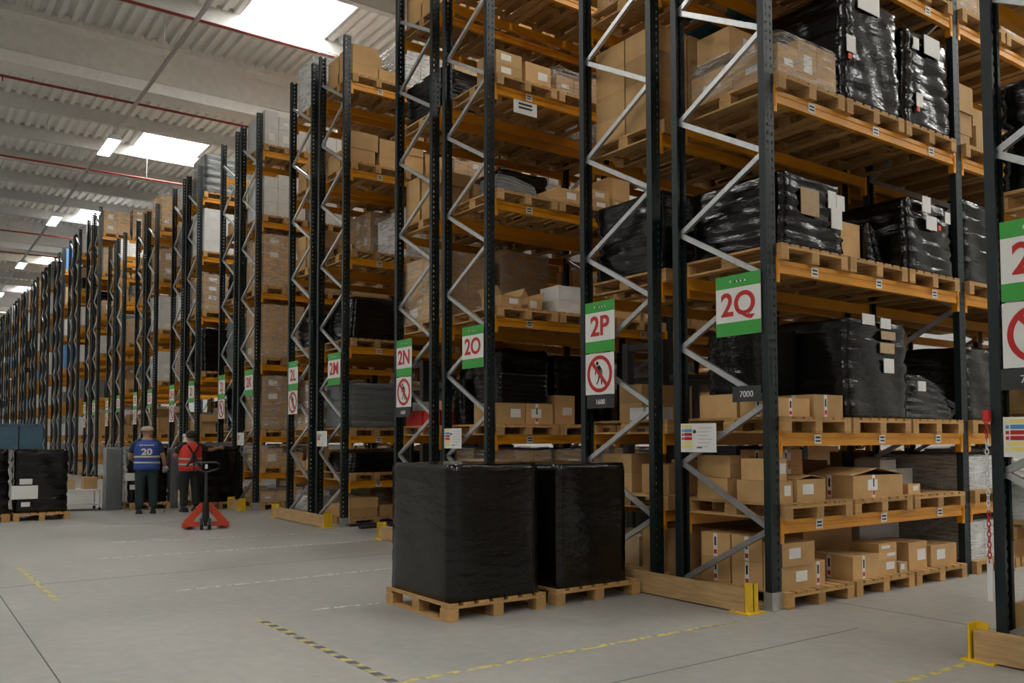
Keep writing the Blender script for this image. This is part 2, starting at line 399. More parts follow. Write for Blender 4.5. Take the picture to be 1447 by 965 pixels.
# ------------------------------------------------------------------ pallets
PW, PD, PH = .97, 1.2, .14          # along y, along x, height
def pallet_boxes():
    q = []
    for y in (-PW/2, -.05, PW/2-.1):
        q.append(('skid', -PD/2, PD/2, y, y+.1, 0, .018))
        for x in (-PD/2, -.07, PD/2-.14): q.append(('block', x, x+.14, y, y+.1, .018, .098))
    for x in (-PD/2, -.06, PD/2-.12): q.append(('stringer_board', x, x+.12, -PW/2, PW/2, .098, .118))
    for i in range(7): y = -PW/2+i*(PW-.1)/6; q.append(('deck_board', -PD/2, PD/2, y, y+.1, .118, .14))
    return q
PB = pallet_boxes(); b = MB()
for q in PB: b.box(*q[1:])
PALMESH = b.mesh('pallet', WOOD); PALBLUE = b.mesh('pallet', BLUEWOOD)
NPAL = 0
def pallet(x, y, z, label, detail=False, group='wooden pallets in the racks', blue=False, sx=1, sy=1, rz=0):
    global NPAL
    if NPAL >= 298 and group == 'wooden pallets in the racks':
        stuff('distant_pallets', (x-PD/2, x+PD/2, y-PW/2, y+PW/2, z+.1, z+.14), WOOD)
        for yy in (-PW/2, -.05, PW/2-.1): stuff('distant_pallets', (x-PD/2, x+PD/2, y+yy, y+yy+.1, z, z+.1), WOOD)
        return
    NPAL += 1
    if detail:
        o = thing('pallet', label, 'pallet', (x, y, z), rz, group)
        for (n, x0, x1, y0, y1, z0, z1) in PB:
            bpart(n, o, x0*sx, x1*sx, y0*sy, y1*sy, z0, z1, BLUEWOOD if blue else WOOD)
    else:
        o = tag(ob('pallet', PALBLUE if blue else PALMESH, None, (x, y, z), (0, 0, rz), (sx, sy, 1)), label, 'pallet', group)
    return o

# ------------------------------------------------------------------ cartons and loads
NC = 0
def carton_mesh(sx, sy, sz, m, flaps=0):
    k = ('c', round(sx, 2), round(sy, 2), round(sz, 2), m.name, flaps)
    if k in CACHE: return CACHE[k]
    b = MB(); x, y = sx/2, sy/2; g = .003
    b.box(-x, x, -y, y, 0, sz-.006)
    if flaps == 0:
        b.box(-x, x, -y, -g, sz-.006, sz); b.box(-x, x, g, y, sz-.006, sz)
    else:                                        # loose top flaps
        for s in (-1, 1):
            a = math.radians(9 if flaps == 1 else 62)
            M = Matrix.Translation((0, s*y, sz-.006)) @ Matrix.Rotation(-s*a if flaps == 1 else s*a, 4, 'X')
            b.box(-x, x, *((-y*.95, 0) if s > 0 else (0, y*.95)), 0, .006, None, M) if flaps == 1 else b.box(-x, x, *((0, y*.8) if s > 0 else (-y*.8, 0)), 0, .006, None, M)
    CACHE[k] = b.mesh('carton', m); return CACHE[k]
def carton(x0, x1, y0, y1, z0, sz, label, group, m=None, detail=True, flaps=0, rz=0, face=1, lab=True, redtape=False, parent=None):
    global NC
    m = m or CARD; sx, sy = x1-x0, y1-y0
    if NC >= 298 and parent is None and group:
        stuff('distant_cartons', (x0, x1, y0, y1, z0, z0+sz), m); return
    o = ob('carton', carton_mesh(sx, sy, sz, m, flaps), parent, ((x0+x1)/2, (y0+y1)/2, z0), (0, 0, rz))
    if parent is None: NC += 1; tag(o, label, 'carton' if m is not WHITEBOX else 'box', group)
    if detail:
        if lab:
            lw, lh = min(.16, sy*.45), min(.11, sz*.45)
            c = ob('address_label', boxmesh(.002, round(lw, 2), round(lh, 2), PAPER), o, (face*(sx/2+.001), sy*.12*R.choice((-1, 1, 1.5)), sz*.32))
        if flaps == 0: ob('tape_strip', boxmesh(round(sx, 2), .05, .001, TAPE), o, (0, 0, sz))
        if redtape:
            t = ob('printed_tape', boxmesh(.0015, .045, round(sz*.96, 2), PAPER), o, (face*(sx/2+.0008), -sy*.1, sz*.02))
            ob('red_print', boxmesh(.0018, .035, round(sz*.2, 2), REDTAPE), t, (face*.0006, 0, sz*.1)); ob('black_print', boxmesh(.0018, .022, round(sz*.35, 2), BLACK), t, (face*.0006, 0, sz*.45))
            t = ob('printed_tape', boxmesh(.045, .0015, round(sz*.96, 2), PAPER), o, (0, -sy/2-.0008, sz*.02))
            ob('red_print', boxmesh(.035, .0018, round(sz*.2, 2), REDTAPE), t, (0, -.0006, sz*.1)); ob('black_print', boxmesh(.022, .0018, round(sz*.35, 2), BLACK), t, (0, -.0006, sz*.45))
    return o

def wrap_mesh(seed, m, style):
    """lumpy film-wrapped block, unit size, base at z=0"""
    k = ('w', seed, m.name, style)
    if k in CACHE: return CACHE[k]
    rr = random.Random(seed); N = 12; NZ = 22; b = MB(); idx = {}
    ph = [rr.uniform(0, 6.3) for _ in range(8)]
    top = [(rr.uniform(-.04, 0), rr.uniform(-.05, 0)) for _ in range(4)]
    def P(u, v, w):
        x, y, z = u-.5, v-.5, w
        ex = 1-abs(x)*2; ey = 1-abs(y)*2
        rad = .035
        if ex < rad*2 and ey < rad*2:
            x *= .985 if style == 'crisp' else .965; y *= .985 if style == 'crisp' else .965
        if w > .97 and (ex < .02 or ey < .02): x *= .975; y *= .975
        lay = 0
        if style == 'layers':
            t = (w*5.0) % 1; lay = -.03*(1-min(1, min(t, 1-t)*7))
        if style == 'slope': z = w*(1-.45*max(0, y+.1)) ; x *= 1-.12*w; y *= 1-.12*w
        if style == 'taper': x *= 1-.10*w*w; y *= 1-.16*w*w
        wob = .007*math.sin(w*37+ph[0]+4*u+3*v)+.006*math.sin(w*61+ph[1]+7*u-5*v)+.008*math.sin(u*13+v*11+ph[2]+w*5)
        if style == 'crisp': wob *= .22
        s = 1+2*(wob+lay)
        if 0 < w < 1: x *= s; y *= s
        if w >= 1: z += (.3 if style == 'crisp' else 1)*.012*math.sin(u*9+ph[3])*math.sin(v*8+ph[4])-.01
        return (x, y, z)
    def V(i, j, kk):
        key = (i, j, kk)
        if key not in idx: idx[key] = len(b.v); b.v.append(P(i/N, j/N, kk/NZ))
        return idx[key]
    for i in range(N):
        for kk in range(NZ):
            b.f.append((V(i, 0, kk), V(i+1, 0, kk), V(i+1, 0, kk+1), V(i, 0, kk+1))); b.f.append((V(i+1, N, kk), V(i, N, kk), V(i, N, kk+1), V(i+1, N, kk+1)))
            b.f.append((V(0, i+1, kk), V(0, i, kk), V(0, i, kk+1), V(0, i+1, kk+1))); b.f.append((V(N, i, kk), V(N, i+1, kk), V(N, i+1, kk+1), V(N, i, kk+1)))
        for j in range(N):
            b.f.append((V(i, j, NZ), V(i+1, j, NZ), V(i+1, j+1, NZ), V(i, j+1, NZ))); b.f.append((V(i, j+1, 0), V(i+1, j+1, 0), V(i+1, j, 0), V(i, j, 0)))
    b.mi = [0]*len(b.f)
    CACHE[k] = smooth(b.mesh('wrapped_load', m)); return CACHE[k]
def wrapped(x0, x1, y0, y1, z0, z1, label, m=None, style='plain', seed=None, group='film-wrapped loads', stickers=(), face=1, name='wrapped_load'):
    m = m or BWRAP
    o = tag(ob(name, wrap_mesh(seed if seed is not None else R.randrange(5), m, style), None, ((x0+x1)/2, (y0+y1)/2, z0), (0, 0, 0), (x1-x0, y1-y0, z1-z0)), label, 'wrapped load', group)
    for (fy, fz, w, h, mm) in stickers:         # paper stuck on the aisle side, real size
        c = ob('paper_sticker', boxmesh(.004, 1, 1, mm), o); c.scale = (1/(x1-x0)*2, w/(y1-y0), h/(z1-z0)); c.location = (face*(.5+.018), fy-.5, fz)
    return o
def carton_load(x0, x1, y0, y1, z0, z1, label, film=True, seed=0, m=None, group='film-wrapped carton loads', face=1, white=False):
    """cartons held together by film: one thing"""
    rr = random.Random(seed); sx, sy, sz = x1-x0, y1-y0, z1-z0
    o = thing('wrapped_carton_load', label, 'wrapped load', ((x0+x1)/2, (y0+y1)/2, z0), 0, group)
    nx, ny = rr.choice((2, 3)), rr.choice((2, 2, 3)); nz = max(1, round(sz/rr.uniform(.24, .38)))
    key = ('cl', nx, ny, nz, white, m.name if m else '')
    if key not in CACHE:
        b = MB(); mm = m or (WHITEBOX if white else CARD)
        for i in range(nx):
            for j in range(ny):
                for k in range(nz):
                    e = rr.uniform(.004, .012); t = 0 if k < nz-1 else rr.choice((0, 0, .25))/nz
                    b.box(-.5+i/nx+e/2, -.5+(i+1)/nx-e/2, -.5+j/ny+e/2, -.5+(j+1)/ny-e/2, k/nz+.002, (k+1)/nz-.002-t, mm)
                    if rr.random() < .55:
                        if i == nx-1: b.box(.5-e/2, .5-e/2+.003, -.5+(j+.3)/ny, -.5+(j+.72)/ny, (k+.3)/nz, (k+.7)/nz-t, PAPER)
                        if i == 0: b.box(-.5+e/2-.003, -.5+e/2, -.5+(j+.3)/ny, -.5+(j+.72)/ny, (k+.3)/nz, (k+.7)/nz-t, PAPER)
                        if j == 0: b.box(-.5+(i+.3)/nx, -.5+(i+.72)/nx, -.5+e/2-.003, -.5+e/2, (k+.3)/nz, (k+.7)/nz-t, PAPER)
        CACHE[key] = b.mesh('cartons', None)
    ob('carton_block', CACHE[key], o, (0, 0, 0), (0, 0, 0), (sx, sy, sz))
    if film: ob('stretch_film', wrap_mesh(seed % 4, FILM, 'plain'), o, (0, 0, .002), (0, 0, 0), (sx+.035, sy+.035, sz+.02))
    return o

def slot_y(bay, s): return bay*BLEN+.135+s*1.012+PW/2
def ph(r, bay, lev, s): return '%s %s, %s, %s' % (r.n, BAY[bay], LEVEL[lev], SLOT[s]) if r.n else r.where
def fill_slot(r, bay, lev, s, rr, kind=None, detail=False, pal=True):
    x, y, z = r.xc, slot_y(bay, s), BT[lev]; w = ph(r, bay, lev, s)
    room = (BT[lev+1] if lev+1 < len(BT) else BT[lev]+1.5)-BT[lev]-.115-PH-.06
    if BT[lev] >= r.h-.9: room = 1.0
    if kind is None: kind = rr.choices(['cartons', 'black', 'clear', 'white', 'silver', 'empty', 'palletonly'], [34, 15, 24, 9, 5, 8, 5] if r.idx < 4 else [14, 12, 34, 24, 8, 5, 3])[0]
    if kind == 'empty': return
    pallet(x, y, z, 'wooden pallet under goods, '+w, detail)
    z += PH; hx, hy = .53, .455
    tall = min(room, rr.uniform(.45, 1.15) if lev > 1 else rr.uniform(.28, .45))
    if r.idx >= 8:
        c = {'black': BWRAP, 'white': WHITEBOX, 'silver': SILVER, 'clear': KRAFT, 'cartons': rr.choice((WHITEBOX, CARD, KRAFT))}.get(kind)
        if c: 
            if rr.random() < .14: c = PALEBLUE
            stuff('distant_loads', (x-hx, x+hx, y-hy, y+hy, z, z+tall), c)
        return
    if kind == 'black': wrapped(x-hx, x+hx, y-hy, y+hy, z, z+tall, 'black film-wrapped load, '+w, rr.choice((BWRAP, BWRAP, GWRAP)), rr.choice(('plain', 'layers', 'taper')), rr.randrange(5), 'black wrapped loads', ((.3, .6, .16, .2, PAPER),) if detail else (), r.aisle)
    elif kind == 'silver': wrapped(x-hx, x+hx, y-hy, y+hy, z, z+tall, 'grey shrink-wrapped load, '+w, SILVER, 'layers', rr.randrange(5), 'grey wrapped loads')
    elif kind == 'clear': carton_load(x-hx, x+hx, y-hy, y+hy, z, z+tall, 'brown cartons under clear film, '+w, True, rr.randrange(12))
    elif kind == 'white': carton_load(x-hx, x+hx, y-hy, y+hy, z, z+tall, 'stacked white boxes under clear film, '+w, r.idx < 3, rr.randrange(6), white=True, group='white box loads')
    elif kind == 'cartons':
        ys = [y-hy, y+rr.uniform(-.12, .12), y+hy]; xs = [x-hx, x+rr.uniform(-.12, .12), x+hx]
        for a in range(2):
            for c in range(2):
                zz = z; n = rr.choice((1, 1, 2, 2, 3)) if lev > 1 else rr.choice((1, 1, 2))
                for t in range(n):
                    h = rr.uniform(.17, .34) if lev > 1 else rr.uniform(.15, .22)
                    if zz+h > z+room: break
                    carton(xs[c]+.012, xs[c+1]-.012-rr.uniform(0, .06), ys[a]+.01, ys[a+1]-.01-rr.uniform(0, .06), zz, h,
                           'brown carton, %s %s pile, %s, ' % ('aisle-side' if (c == 1) == (r.aisle > 0) else 'rear', ('outer', 'inner')[a], ('lowest', 'second up', 'third up')[t])+w, 'cartons in the racks', rr.choice((CARD, CARD, CARD2)), r.idx < 2, 0, 0, r.aisle, rr.random() < .6, r.idx < 1 and rr.random() < .4)
                    zz += h+.001

# ------------------------------------------------------------------ the two black pallet loads in front
def front_load(x0, x1, y0, y1, ztop, label, plabel, style, seed, topx):
    pallet((x0+x1)/2, (y0+y1)/2, 0, plabel, True, 'pallets under the two black loads', sx=(x1-x0)/PD, sy=(y1-y0)/PW)
    o = wrapped(x0+.03, x1-.02, y0+.03, y1-topx, PH, ztop, label, BWRAP, style, seed, 'black wrapped pallet loads on the cross aisle')
    return o
front_load(-6.97, -5.92, -2.44, -1.46, 1.255, 'black film-wrapped box load on pallet beside the striped tape', 'wooden pallet under the black load beside the striped tape', 'crisp', 0, .06)
front_load(-6.97, -5.94, -1.33, -.325, 1.24, 'black film-wrapped box load on pallet beside the timber guard', 'wooden pallet under the black load beside the timber guard', 'crisp', 2, .16)

# ---- row 2Q, end bay: placed piece by piece
Q = ROW['2Q']; XF = -4.66; rq = random.Random(3)
for lev in range(0, 7):
    for s in range(3): pallet(Q.xc, slot_y(0, s), BT[lev], 'wooden pallet under goods, '+ph(Q, 0, lev, s), True)
def qc(y0, y1, z, h, xf, dep, what, lev, s, **k):
    return carton(xf-dep, xf, y0, y1, z, h, what+', '+ph(Q, 0, lev, s), 'cartons in row 2Q', **k)
z = PH
qc(.16, .60, z, .205, -4.72, .19, 'labelled brown carton, lower of a pair', 0, 0, lab=True); qc(.16, .61, z+.207, .20, -4.71, .20, 'labelled brown carton, upper of a pair', 0, 0)
for x, n in ((-5.62, 2), (-5.26, 2)):
    for t in range(n): qc(.16, .48, z+t*.222, .22, x+.34, .34, 'red-taped brown carton, %s of %s pair' % (('lower', 'upper')[t], 'rear' if x < -5.5 else 'front'), 0, 0, redtape=True, lab=False)
qc(.63, .80, z, .22, -4.74, .3, 'narrow brown carton', 0, 0, redtape=True, lab=False)
qc(.64, 1.08, z, .36, -5.2, .5, 'brown carton at the back', 0, 0, m=CARD2, lab=False)
qc(1.17, 1.60, z, .215, -4.7, .5, 'long brown carton with red tape', 0, 1, redtape=True, lab=False)
for t in range(3): qc(1.63, 1.93, z+[0, .15, .225][t], [.149, .074, .075][t], -4.72, .32, 'flat brown carton, %s of three' % ('lowest', 'middle', 'top')[t], 0, 1)
qc(1.95, 2.08, z, .10, -4.7, .2, 'tiny pale carton', 0, 1, m=KRAFT)
qc(1.2, 1.62, z, .42, -5.25, .45, 'tall brown carton at the back', 0, 1, m=CARD2, lab=False, redtape=False); qc(1.65, 2.08, z, .45, -5.3, .4, 'open brown carton at the back', 0, 1, m=CARD2, flaps=0, lab=False)
qc(2.18, 2.52, z, .27, -4.74, .4, 'squarish brown carton with label', 0, 2); qc(2.56, 3.06, z, .215, -4.72, .4, 'wide brown carton with label', 0, 2)
qc(2.3, 3.05, z, .40, -5.35, .4, 'white box at the back', 0, 2, m=WHITEBOX, lab=False)
z = .75+PH
qc(.16, .36, z, .19, -4.74, .45, 'brown carton at the bottom of a pair', 1, 0, lab=True); qc(.16, .33, z+.192, .19, -4.78, .36, 'brown carton on top of a pair', 1, 0)
qc(.16, .50, z, .2, -5.3, .36, 'printed brown carton at the rear corner', 1, 0, lab=False); qc(.18, .5, z+.202, .2, -5.32, .36, 'twisted brown carton on a printed one', 1, 0, lab=False, rz=.12)
qc(.39, .80, z, .205, -4.72, .4, 'brown carton with loose top flap and white label', 1, 0, flaps=1)
for t in range(3): qc(.66, 1.08, z+t*.152, .15, -5.16, .4, 'red-taped brown carton, %s of rear pile' % ('lowest', 'middle', 'top')[t], 1, 0, redtape=True)
qc(1.20, 2.03, z, .215, -4.7, .5, 'big brown carton with gaping lid and red tape', 1, 1, flaps=1, redtape=True)
for j in range(3): qc(2.2+j*.3, 2.49+j*.3, z, .23, -5.2, .4, 'white box, %s of a row of three' % ('outer', 'middle', 'inner')[j], 1, 2, m=WHITEBOX, lab=False)
qc(2.5, 2.8, z+.232, .1, -5.22, .3, 'loose-lidded white box on other boxes', 1, 2, m=WHITEBOX, lab=False, flaps=1)
qc(2.2, 2.42, z, .1, -4.74, .25, 'small brown carton with label', 1, 2)
z = 1.5+PH
qc(.16, .62, z, .165, -4.74, .4, 'low brown carton with red tape', 2, 0, redtape=True, lab=False); qc(.65, 1.09, z, .205, -4.72, .42, 'taller brown carton with red tape', 2, 0, redtape=True, lab=False)
qc(.16, .5, z, .215, -5.18, .44, 'plain brown carton', 2, 0, lab=False)
wrapped(-5.86, -5.2, .54, 1.1, z, z+.86, 'dark film-wrapped load behind three cartons, '+ph(Q, 0, 2, 0), GWRAP, 'layers', 1, 'dark wrapped loads')
wrapped(-5.75, -4.68, 1.13, 2.16, z, z+.95, 'big dark lumpy wrapped load with five paper labels, '+ph(Q, 0, 2, 1), GWRAP, 'layers', 2, 'dark wrapped loads', [(.3, .93, .2, .1, PAPER), (.58, .91, .17, .1, PAPER), (.62, .80, .24, .08, KRAFT), (.6, .66, .24, .1, KRAFT), (.62, .46, .17, .14, PAPER)])
wrapped(-5.7, -4.72, 2.2, 3.12, z, z+.46, 'low sloping dark wrapped load with one label, '+ph(Q, 0, 2, 2), GWRAP, 'slope', 3, 'dark wrapped loads', [(.25, .62, .14, .1, PAPER)])
z = 3.0+PH
wrapped(-5.75, -4.68, .18, 1.10, z, z+.66, 'black wrapped load with kraft sheet and labels, '+ph(Q, 0, 3, 0), BWRAP, 'plain', 0, 'black wrapped loads', [(.42, .45, .26, .24, KRAFT), (.78, .62, .12, .16, PAPER), (.92, .62, .12, .14, PAPER), (.85, .35, .16, .2, PAPER)])
qc(1.2, 1.5, z, .42, -4.95, .4, 'brown carton beside torn black film', 3, 1, redtape=True, lab=False); qc(1.52, 1.86, z, .46, -5.0, .4, 'second brown carton beside torn black film', 3, 1, redtape=False, lab=False)
wrapped(-5.7, -4.9, 1.88, 2.13, z, z+.5, 'loose heap of black film, '+ph(Q, 0, 3, 1), BWRAP, 'slope', 4, 'black wrapped loads')
wrapped(-5.75, -4.68, 2.2, 3.12, z, z+.78, 'black wrapped load with two labels and red sticker, '+ph(Q, 0, 3, 2), BWRAP, 'taper', 1, 'black wrapped loads', [(.35, .8, .16, .16, PAPER), (.45, .58, .2, .14, PAPER), (.8, .72, .1, .12, PAPER), (.62, .6, .05, .05, REDDOT)])
z = 4.5+PH
carton_load(-5.72, -4.7, .2, 1.06, z, z+.40, 'low brown cartons in shiny clear film, '+ph(Q, 0, 4, 0), True, 3)
qc(.25, .7, z+.425, .26, -5.28, .4, 'brown carton lying on the film-wrapped cartons', 4, 0, lab=True)
wrapped(-5.75, -4.68, 1.17, 2.13, z, z+1.10, 'tall glossy black wrapped load with pale label, '+ph(Q, 0, 4, 1), BWRAP, 'plain', 3, 'black wrapped loads', [(.08, .42, .14, .16, PAPER), (.4, .85, .36, .26, PAPER), (.06, .36, .05, .05, REDDOT)])
wrapped(-5.75, -4.68, 2.22, 3.1, z, z+1.02, 'glossy ribbed black wrapped load with grey sheet, '+ph(Q, 0, 4, 2), BWRAP, 'layers', 4, 'black wrapped loads', [(.2, .78, .1, .12, PAPER), (.55, .78, .3, .2, PAPER), (.25, .2, .12, .14, PAPER), (.22, .15, .05, .05, REDDOT)])
z = 6.0+PH
wrapped(-5.7, -4.7, 2.2, 3.1, z, z+.8, 'black wrapped load, '+ph(Q, 0, 5, 2), BWRAP, 'plain', 1, 'black wrapped loads')
carton_load(-5.7, -4.7, .2, 1.08, z, z+.7, 'brown cartons under clear film, '+ph(Q, 0, 5, 0), True, 5); carton_load(-5.7, -4.7, 1.2, 2.1, z, z+.9, 'brown cartons under clear film, '+ph(Q, 0, 5, 1), True, 6)

# ---- row 2P, end bay: the goods seen through its end frame
Pr = ROW['2P']; rp = random.Random(11)
for lev in range(0, 7):
    for s in range(3): pallet(Pr.xc, slot_y(0, s), BT[lev], 'wooden pallet under goods, '+ph(Pr, 0, lev, s), s == 0, blue=(lev == 5 and s == 1))
def pc(x0, x1, y0, y1, z, h, what, lev, s, **k): return carton(x0, x1, y0, y1, z, h, what+', '+ph(Pr, 0, lev, s), 'cartons in row 2P', face=-1, **k)
z = 4.5+PH
for i in range(2):
    for j in range(4): pc(-7.08+i*.47, -6.63+i*.47, .17, .62, z+j*.26, .258, 'large brown carton, %s of four in %s stack' % (('lowest', 'second', 'third', 'topmost')[j], ('aisle-side', 'rear-side')[i]), 4, 0, redtape=False, lab=False)
for j in range(4): pc(-6.95, -6.15, .65, 1.08, z+j*.26, .258, 'long brown carton, %s of four, inner stack' % ('lowest', 'second', 'third', 'topmost')[j], 4, 0, lab=True)
wrapped(-7.1, -6.1, 1.2, 2.1, z, z+.95, 'black wrapped load, '+ph(Pr, 0, 4, 1), BWRAP, 'plain', 2, 'black wrapped loads'); carton_load(-7.1, -6.1, 2.2, 3.1, z, z+.8, 'brown cartons under clear film, '+ph(Pr, 0, 4, 2), True, 8)
z = 3.0+PH
wrapped(-7.12, -6.1, .17, 1.08, z, z+.82, 'grey-black load of bagged sacks in film, '+ph(Pr, 0, 3, 0), GWRAP, 'layers', 4, 'dark wrapped loads')
wrapped(-7.1, -6.1, 1.2, 2.1, z, z+.8, 'black wrapped load, '+ph(Pr, 0, 3, 1), BWRAP, 'taper', 0, 'black wrapped loads'); carton_load(-7.1, -6.1, 2.2, 3.1, z, z+.7, 'brown cartons under clear film, '+ph(Pr, 0, 3, 2), True, 2)
z = 1.5+PH
pc(-6.62, -6.42, .2, .4, z, .13, 'small white box', 2, 0, m=WHITEBOX, lab=False); pc(-6.38, -6.2, .2, .4, z, .13, 'small grey-white box', 2, 0, m=WHITEBOX, lab=True)
for t in range(2): pc(-7.1, -6.75, .5, 1.05, z+t*.2, .198, 'brown carton, %s of back pair' % ('lower', 'upper')[t], 2, 0, m=CARD2)
pc(-6.6, -6.15, 1.25, 1.7, z, .32, 'brown carton with pale label', 2, 1, lab=True); pc(-6.5, -6.12, 2.3, 2.8, z, .3, 'brown carton with pale label', 2, 2)
z = .75+PH
for t in range(2): pc(-7.05, -6.6, .2, .7, z+t*.2, .198, 'brown carton, %s of a low pair' % ('lower', 'upper')[t], 1, 0)
pc(-6.5, -6.12, .25, .8, z, .3, 'brown carton', 1, 0); pc(-7.0, -6.2, 1.2, 1.9, z, .32, 'long brown carton', 1, 1, m=CARD2); pc(-7.0, -6.2, 2.3, 3.0, z, .3, 'long brown carton', 1, 2, m=CARD2)
z = PH
pc(-7.0, -6.55, .25, .8, z, .3, 'open brown carton with a rolled sheet', 0, 0, flaps=1, m=KRAFT); pc(-6.45, -6.12, .2, .7, z, .42, 'tall brown carton with white print', 0, 0, lab=True); pc(-7.0, -6.2, 1.2, 2.0, z, .34, 'brown carton', 0, 1, m=CARD2)
z = 6.0+PH
for i in range(2): pc(-7.05+i*.46, -6.62+i*.46, .17, .62, z, .28, 'taped brown carton, %s of two' % ('aisle-side', 'rear-side')[i], 5, 0, redtape=True)
carton_load(-7.05, -6.15, 1.2, 2.1, z, z+.7, 'brown cartons under clear film, '+ph(Pr, 0, 5, 1), True, 4); carton_load(-7.05, -6.15, 2.2, 3.1, z, z+.7, 'brown cartons under clear film, '+ph(Pr, 0, 5, 2), True, 7)

# ---- row 2O, end bay
O = ROW['2O']
for lev in range(0, 7):
    for s in range(2):
        if s == 0 or lev in (2, 3, 4, 5): pallet(O.xc, slot_y(0, s), BT[lev], 'wooden pallet under goods, '+ph(O, 0, lev, s), lev > 1)
def oc(y0, y1, z, h, xf, dep, what, lev, s, **k): return carton(xf-dep, xf, y0, y1, z, h, what+', '+ph(O, 0, lev, s), 'cartons in row 2O', **k)
z = 1.5+PH
oc(.16, .62, z, .27, -9.03, .5, 'big brown carton with label', 2, 0); oc(.64, 1.08, z, .27, -9.03, .5, 'big brown carton with red and white tape', 2, 0, redtape=True)
wrapped(-9.75, -9.08, .25, 1.06, z+.275, z+.66, 'black wrapped block on two big cartons, '+ph(O, 0, 2, 0), BWRAP, 'plain', 0, 'black wrapped loads')
wrapped(-10.06, -9.78, .17, 1.0, z, z+.62, 'grey wrapped block, '+ph(O, 0, 2, 0), GWRAP, 'plain', 1, 'dark wrapped loads'); oc(1.25, 1.6, z, .4, -9.2, .4, 'brown carton', 2, 1)
z = 3.0+PH
oc(.24, .56, z, .16, -9.02, .45, 'open brown carton with raised flaps', 3, 0, flaps=2); oc(.80, 1.04, z, .2, -9.2, .42, 'open brown carton half hidden', 3, 0, flaps=2)
for t in range(2): oc(1.2, 1.62, z+t*.19, .188, -9.05, .4, 'white box, %s of a pair' % ('lower', 'upper')[t], 3, 1, m=WHITEBOX)
oc(1.64, 2.08, z, .34, -9.05, .5, 'brown carton', 3, 1, m=CARD2)
z = 4.5+PH
wrapped(-9.7, -9.2, .3, 1.0, z, z+.3, 'heap of clear film and bags, '+ph(O, 0, 4, 0), SILVER, 'slope', 2, 'grey wrapped loads')
oc(1.15, 1.55, z, .2, -9.0, .5, 'low brown carton', 4, 1); oc(1.57, 2.1, z, .14, -9.0, .5, 'flat brown carton at the bottom of a pair', 4, 1); oc(1.57, 2.1, z+.142, .14, -9.02, .5, 'flat brown carton on top of a pair', 4, 1)
z = 6.0+PH
for t in range(2): oc(.17, .58, z+t*.17, .168, -9.02, .45, 'labelled brown carton, %s of a pair' % ('lower', 'upper')[t], 5, 0, redtape=False)
oc(.64, 1.06, z, .3, -9.02, .45, 'brown carton with white label alone', 5, 0); carton_load(-10.0, -9.03, 1.17, 2.1, z, z+.34, 'brown cartons under clear film, '+ph(O, 0, 5, 1), True, 9)
for lev in (0, 1): carton_load(-10.0, -9.05, .2, 1.08, BT[lev]+PH, BT[lev]+PH+.4, 'brown cartons under clear film, '+ph(O, 0, lev, 0), True, 1)
carton_load(-10.0, -9.03, .2, 1.06, 7.64, 8.2, 'brown cartons under clear film, '+ph(O, 0, 6, 0), True, 10)
# ---- every other slot of the racks
for b in (0, 1, 2):
    for r in ROWS:
        if b >= r.bays: continue
        rr = random.Random((r.idx+2)*97+(r.aisle+1)*31+b*7)
        if b == 0 and r.n in ('2Q', '2P'): continue
        for lev in [0]+row_levels(r):
            for s in range(3):
                if r.n == '2R' and s > 0: continue
                if b == 0 and r.n == '2O' and (s == 0 or (s == 1 and lev in (2, 3, 4, 5))): continue
                if b == 2:
                    if rr.random() < .7: stuff('distant_loads', (r.xc-.5, r.xc+.5, slot_y(b, s)-.45, slot_y(b, s)+.45, BT[lev]+.14, BT[lev]+.14+rr.uniform(.3, .45 if lev < 2 else 1.1)), rr.choice((CARD2, CARD, BWRAP, WHITEBOX))); stuff('distant_pallets', (r.xc-.6, r.xc+.6, slot_y(b, s)-.48, slot_y(b, s)+.48, BT[lev]+.09, BT[lev]+.139), WOOD)
                    continue
                kind = None
                if r.n == '2Q' and b == 1: kind = ('white', 'white', 'black', 'black', 'cartons', 'clear', 'clear', 'clear')[lev]
                if r.n == '2R': kind = ('cartons', 'white', 'cartons', 'black', 'cartons', 'clear', 'clear')[lev]
                if r.n == '2N' and b == 0 and lev == 2 and s == 0: kind = 'palletonly'
                if r.n == '2M' and lev in (0, 1) : kind = {0: 'cartons', 1: 'black'}[lev]
                if r.n == '2K' and lev in (0, 2, 3, 4): kind = 'clear'
                if r.n == '2K' and lev in (5, 6): kind = 'white'
                fill_slot(r, b, lev, s, rr, kind, r.idx < 0)

# red plastic crates on row 2N, as seen through its end frame
for i, (x0, x1) in enumerate(((-11.40, -10.92), (-10.88, -10.42))):
    o = thing('plastic_crate', 'red plastic crate, %s one of two, 2N end bay, second level' % ('aisle-side', 'rear-side')[i], 'crate', ((x0+x1)/2, .45, 1.5+PH), 0, 'red crates'); w = (x1-x0)/2
    bpart('base', o, -w, w, -.28, .28, 0, .02, REDPLASTIC)
    for sd in (-1, 1):
        bpart('side_wall', o, -w, w, sd*.27-.01, sd*.27+.01, .02, .20, REDPLASTIC); bpart('end_wall', o, sd*(w-.01)-.01, sd*(w-.01)+.01, -.26, .26, .02, .20, REDPLASTIC)
        bpart('rim', o, -w-.012, w+.012, sd*.28-.012, sd*.28+.012, .20, .22, REDPLASTIC)
    carton(x0+.05, x1-.05, .25, .65, 1.5+PH+.021, .33, 'pale carton standing in the %s red crate of row 2N' % ('aisle-side', 'rear-side')[i], None, (WHITEBOX, CARD)[i], True, face=1)

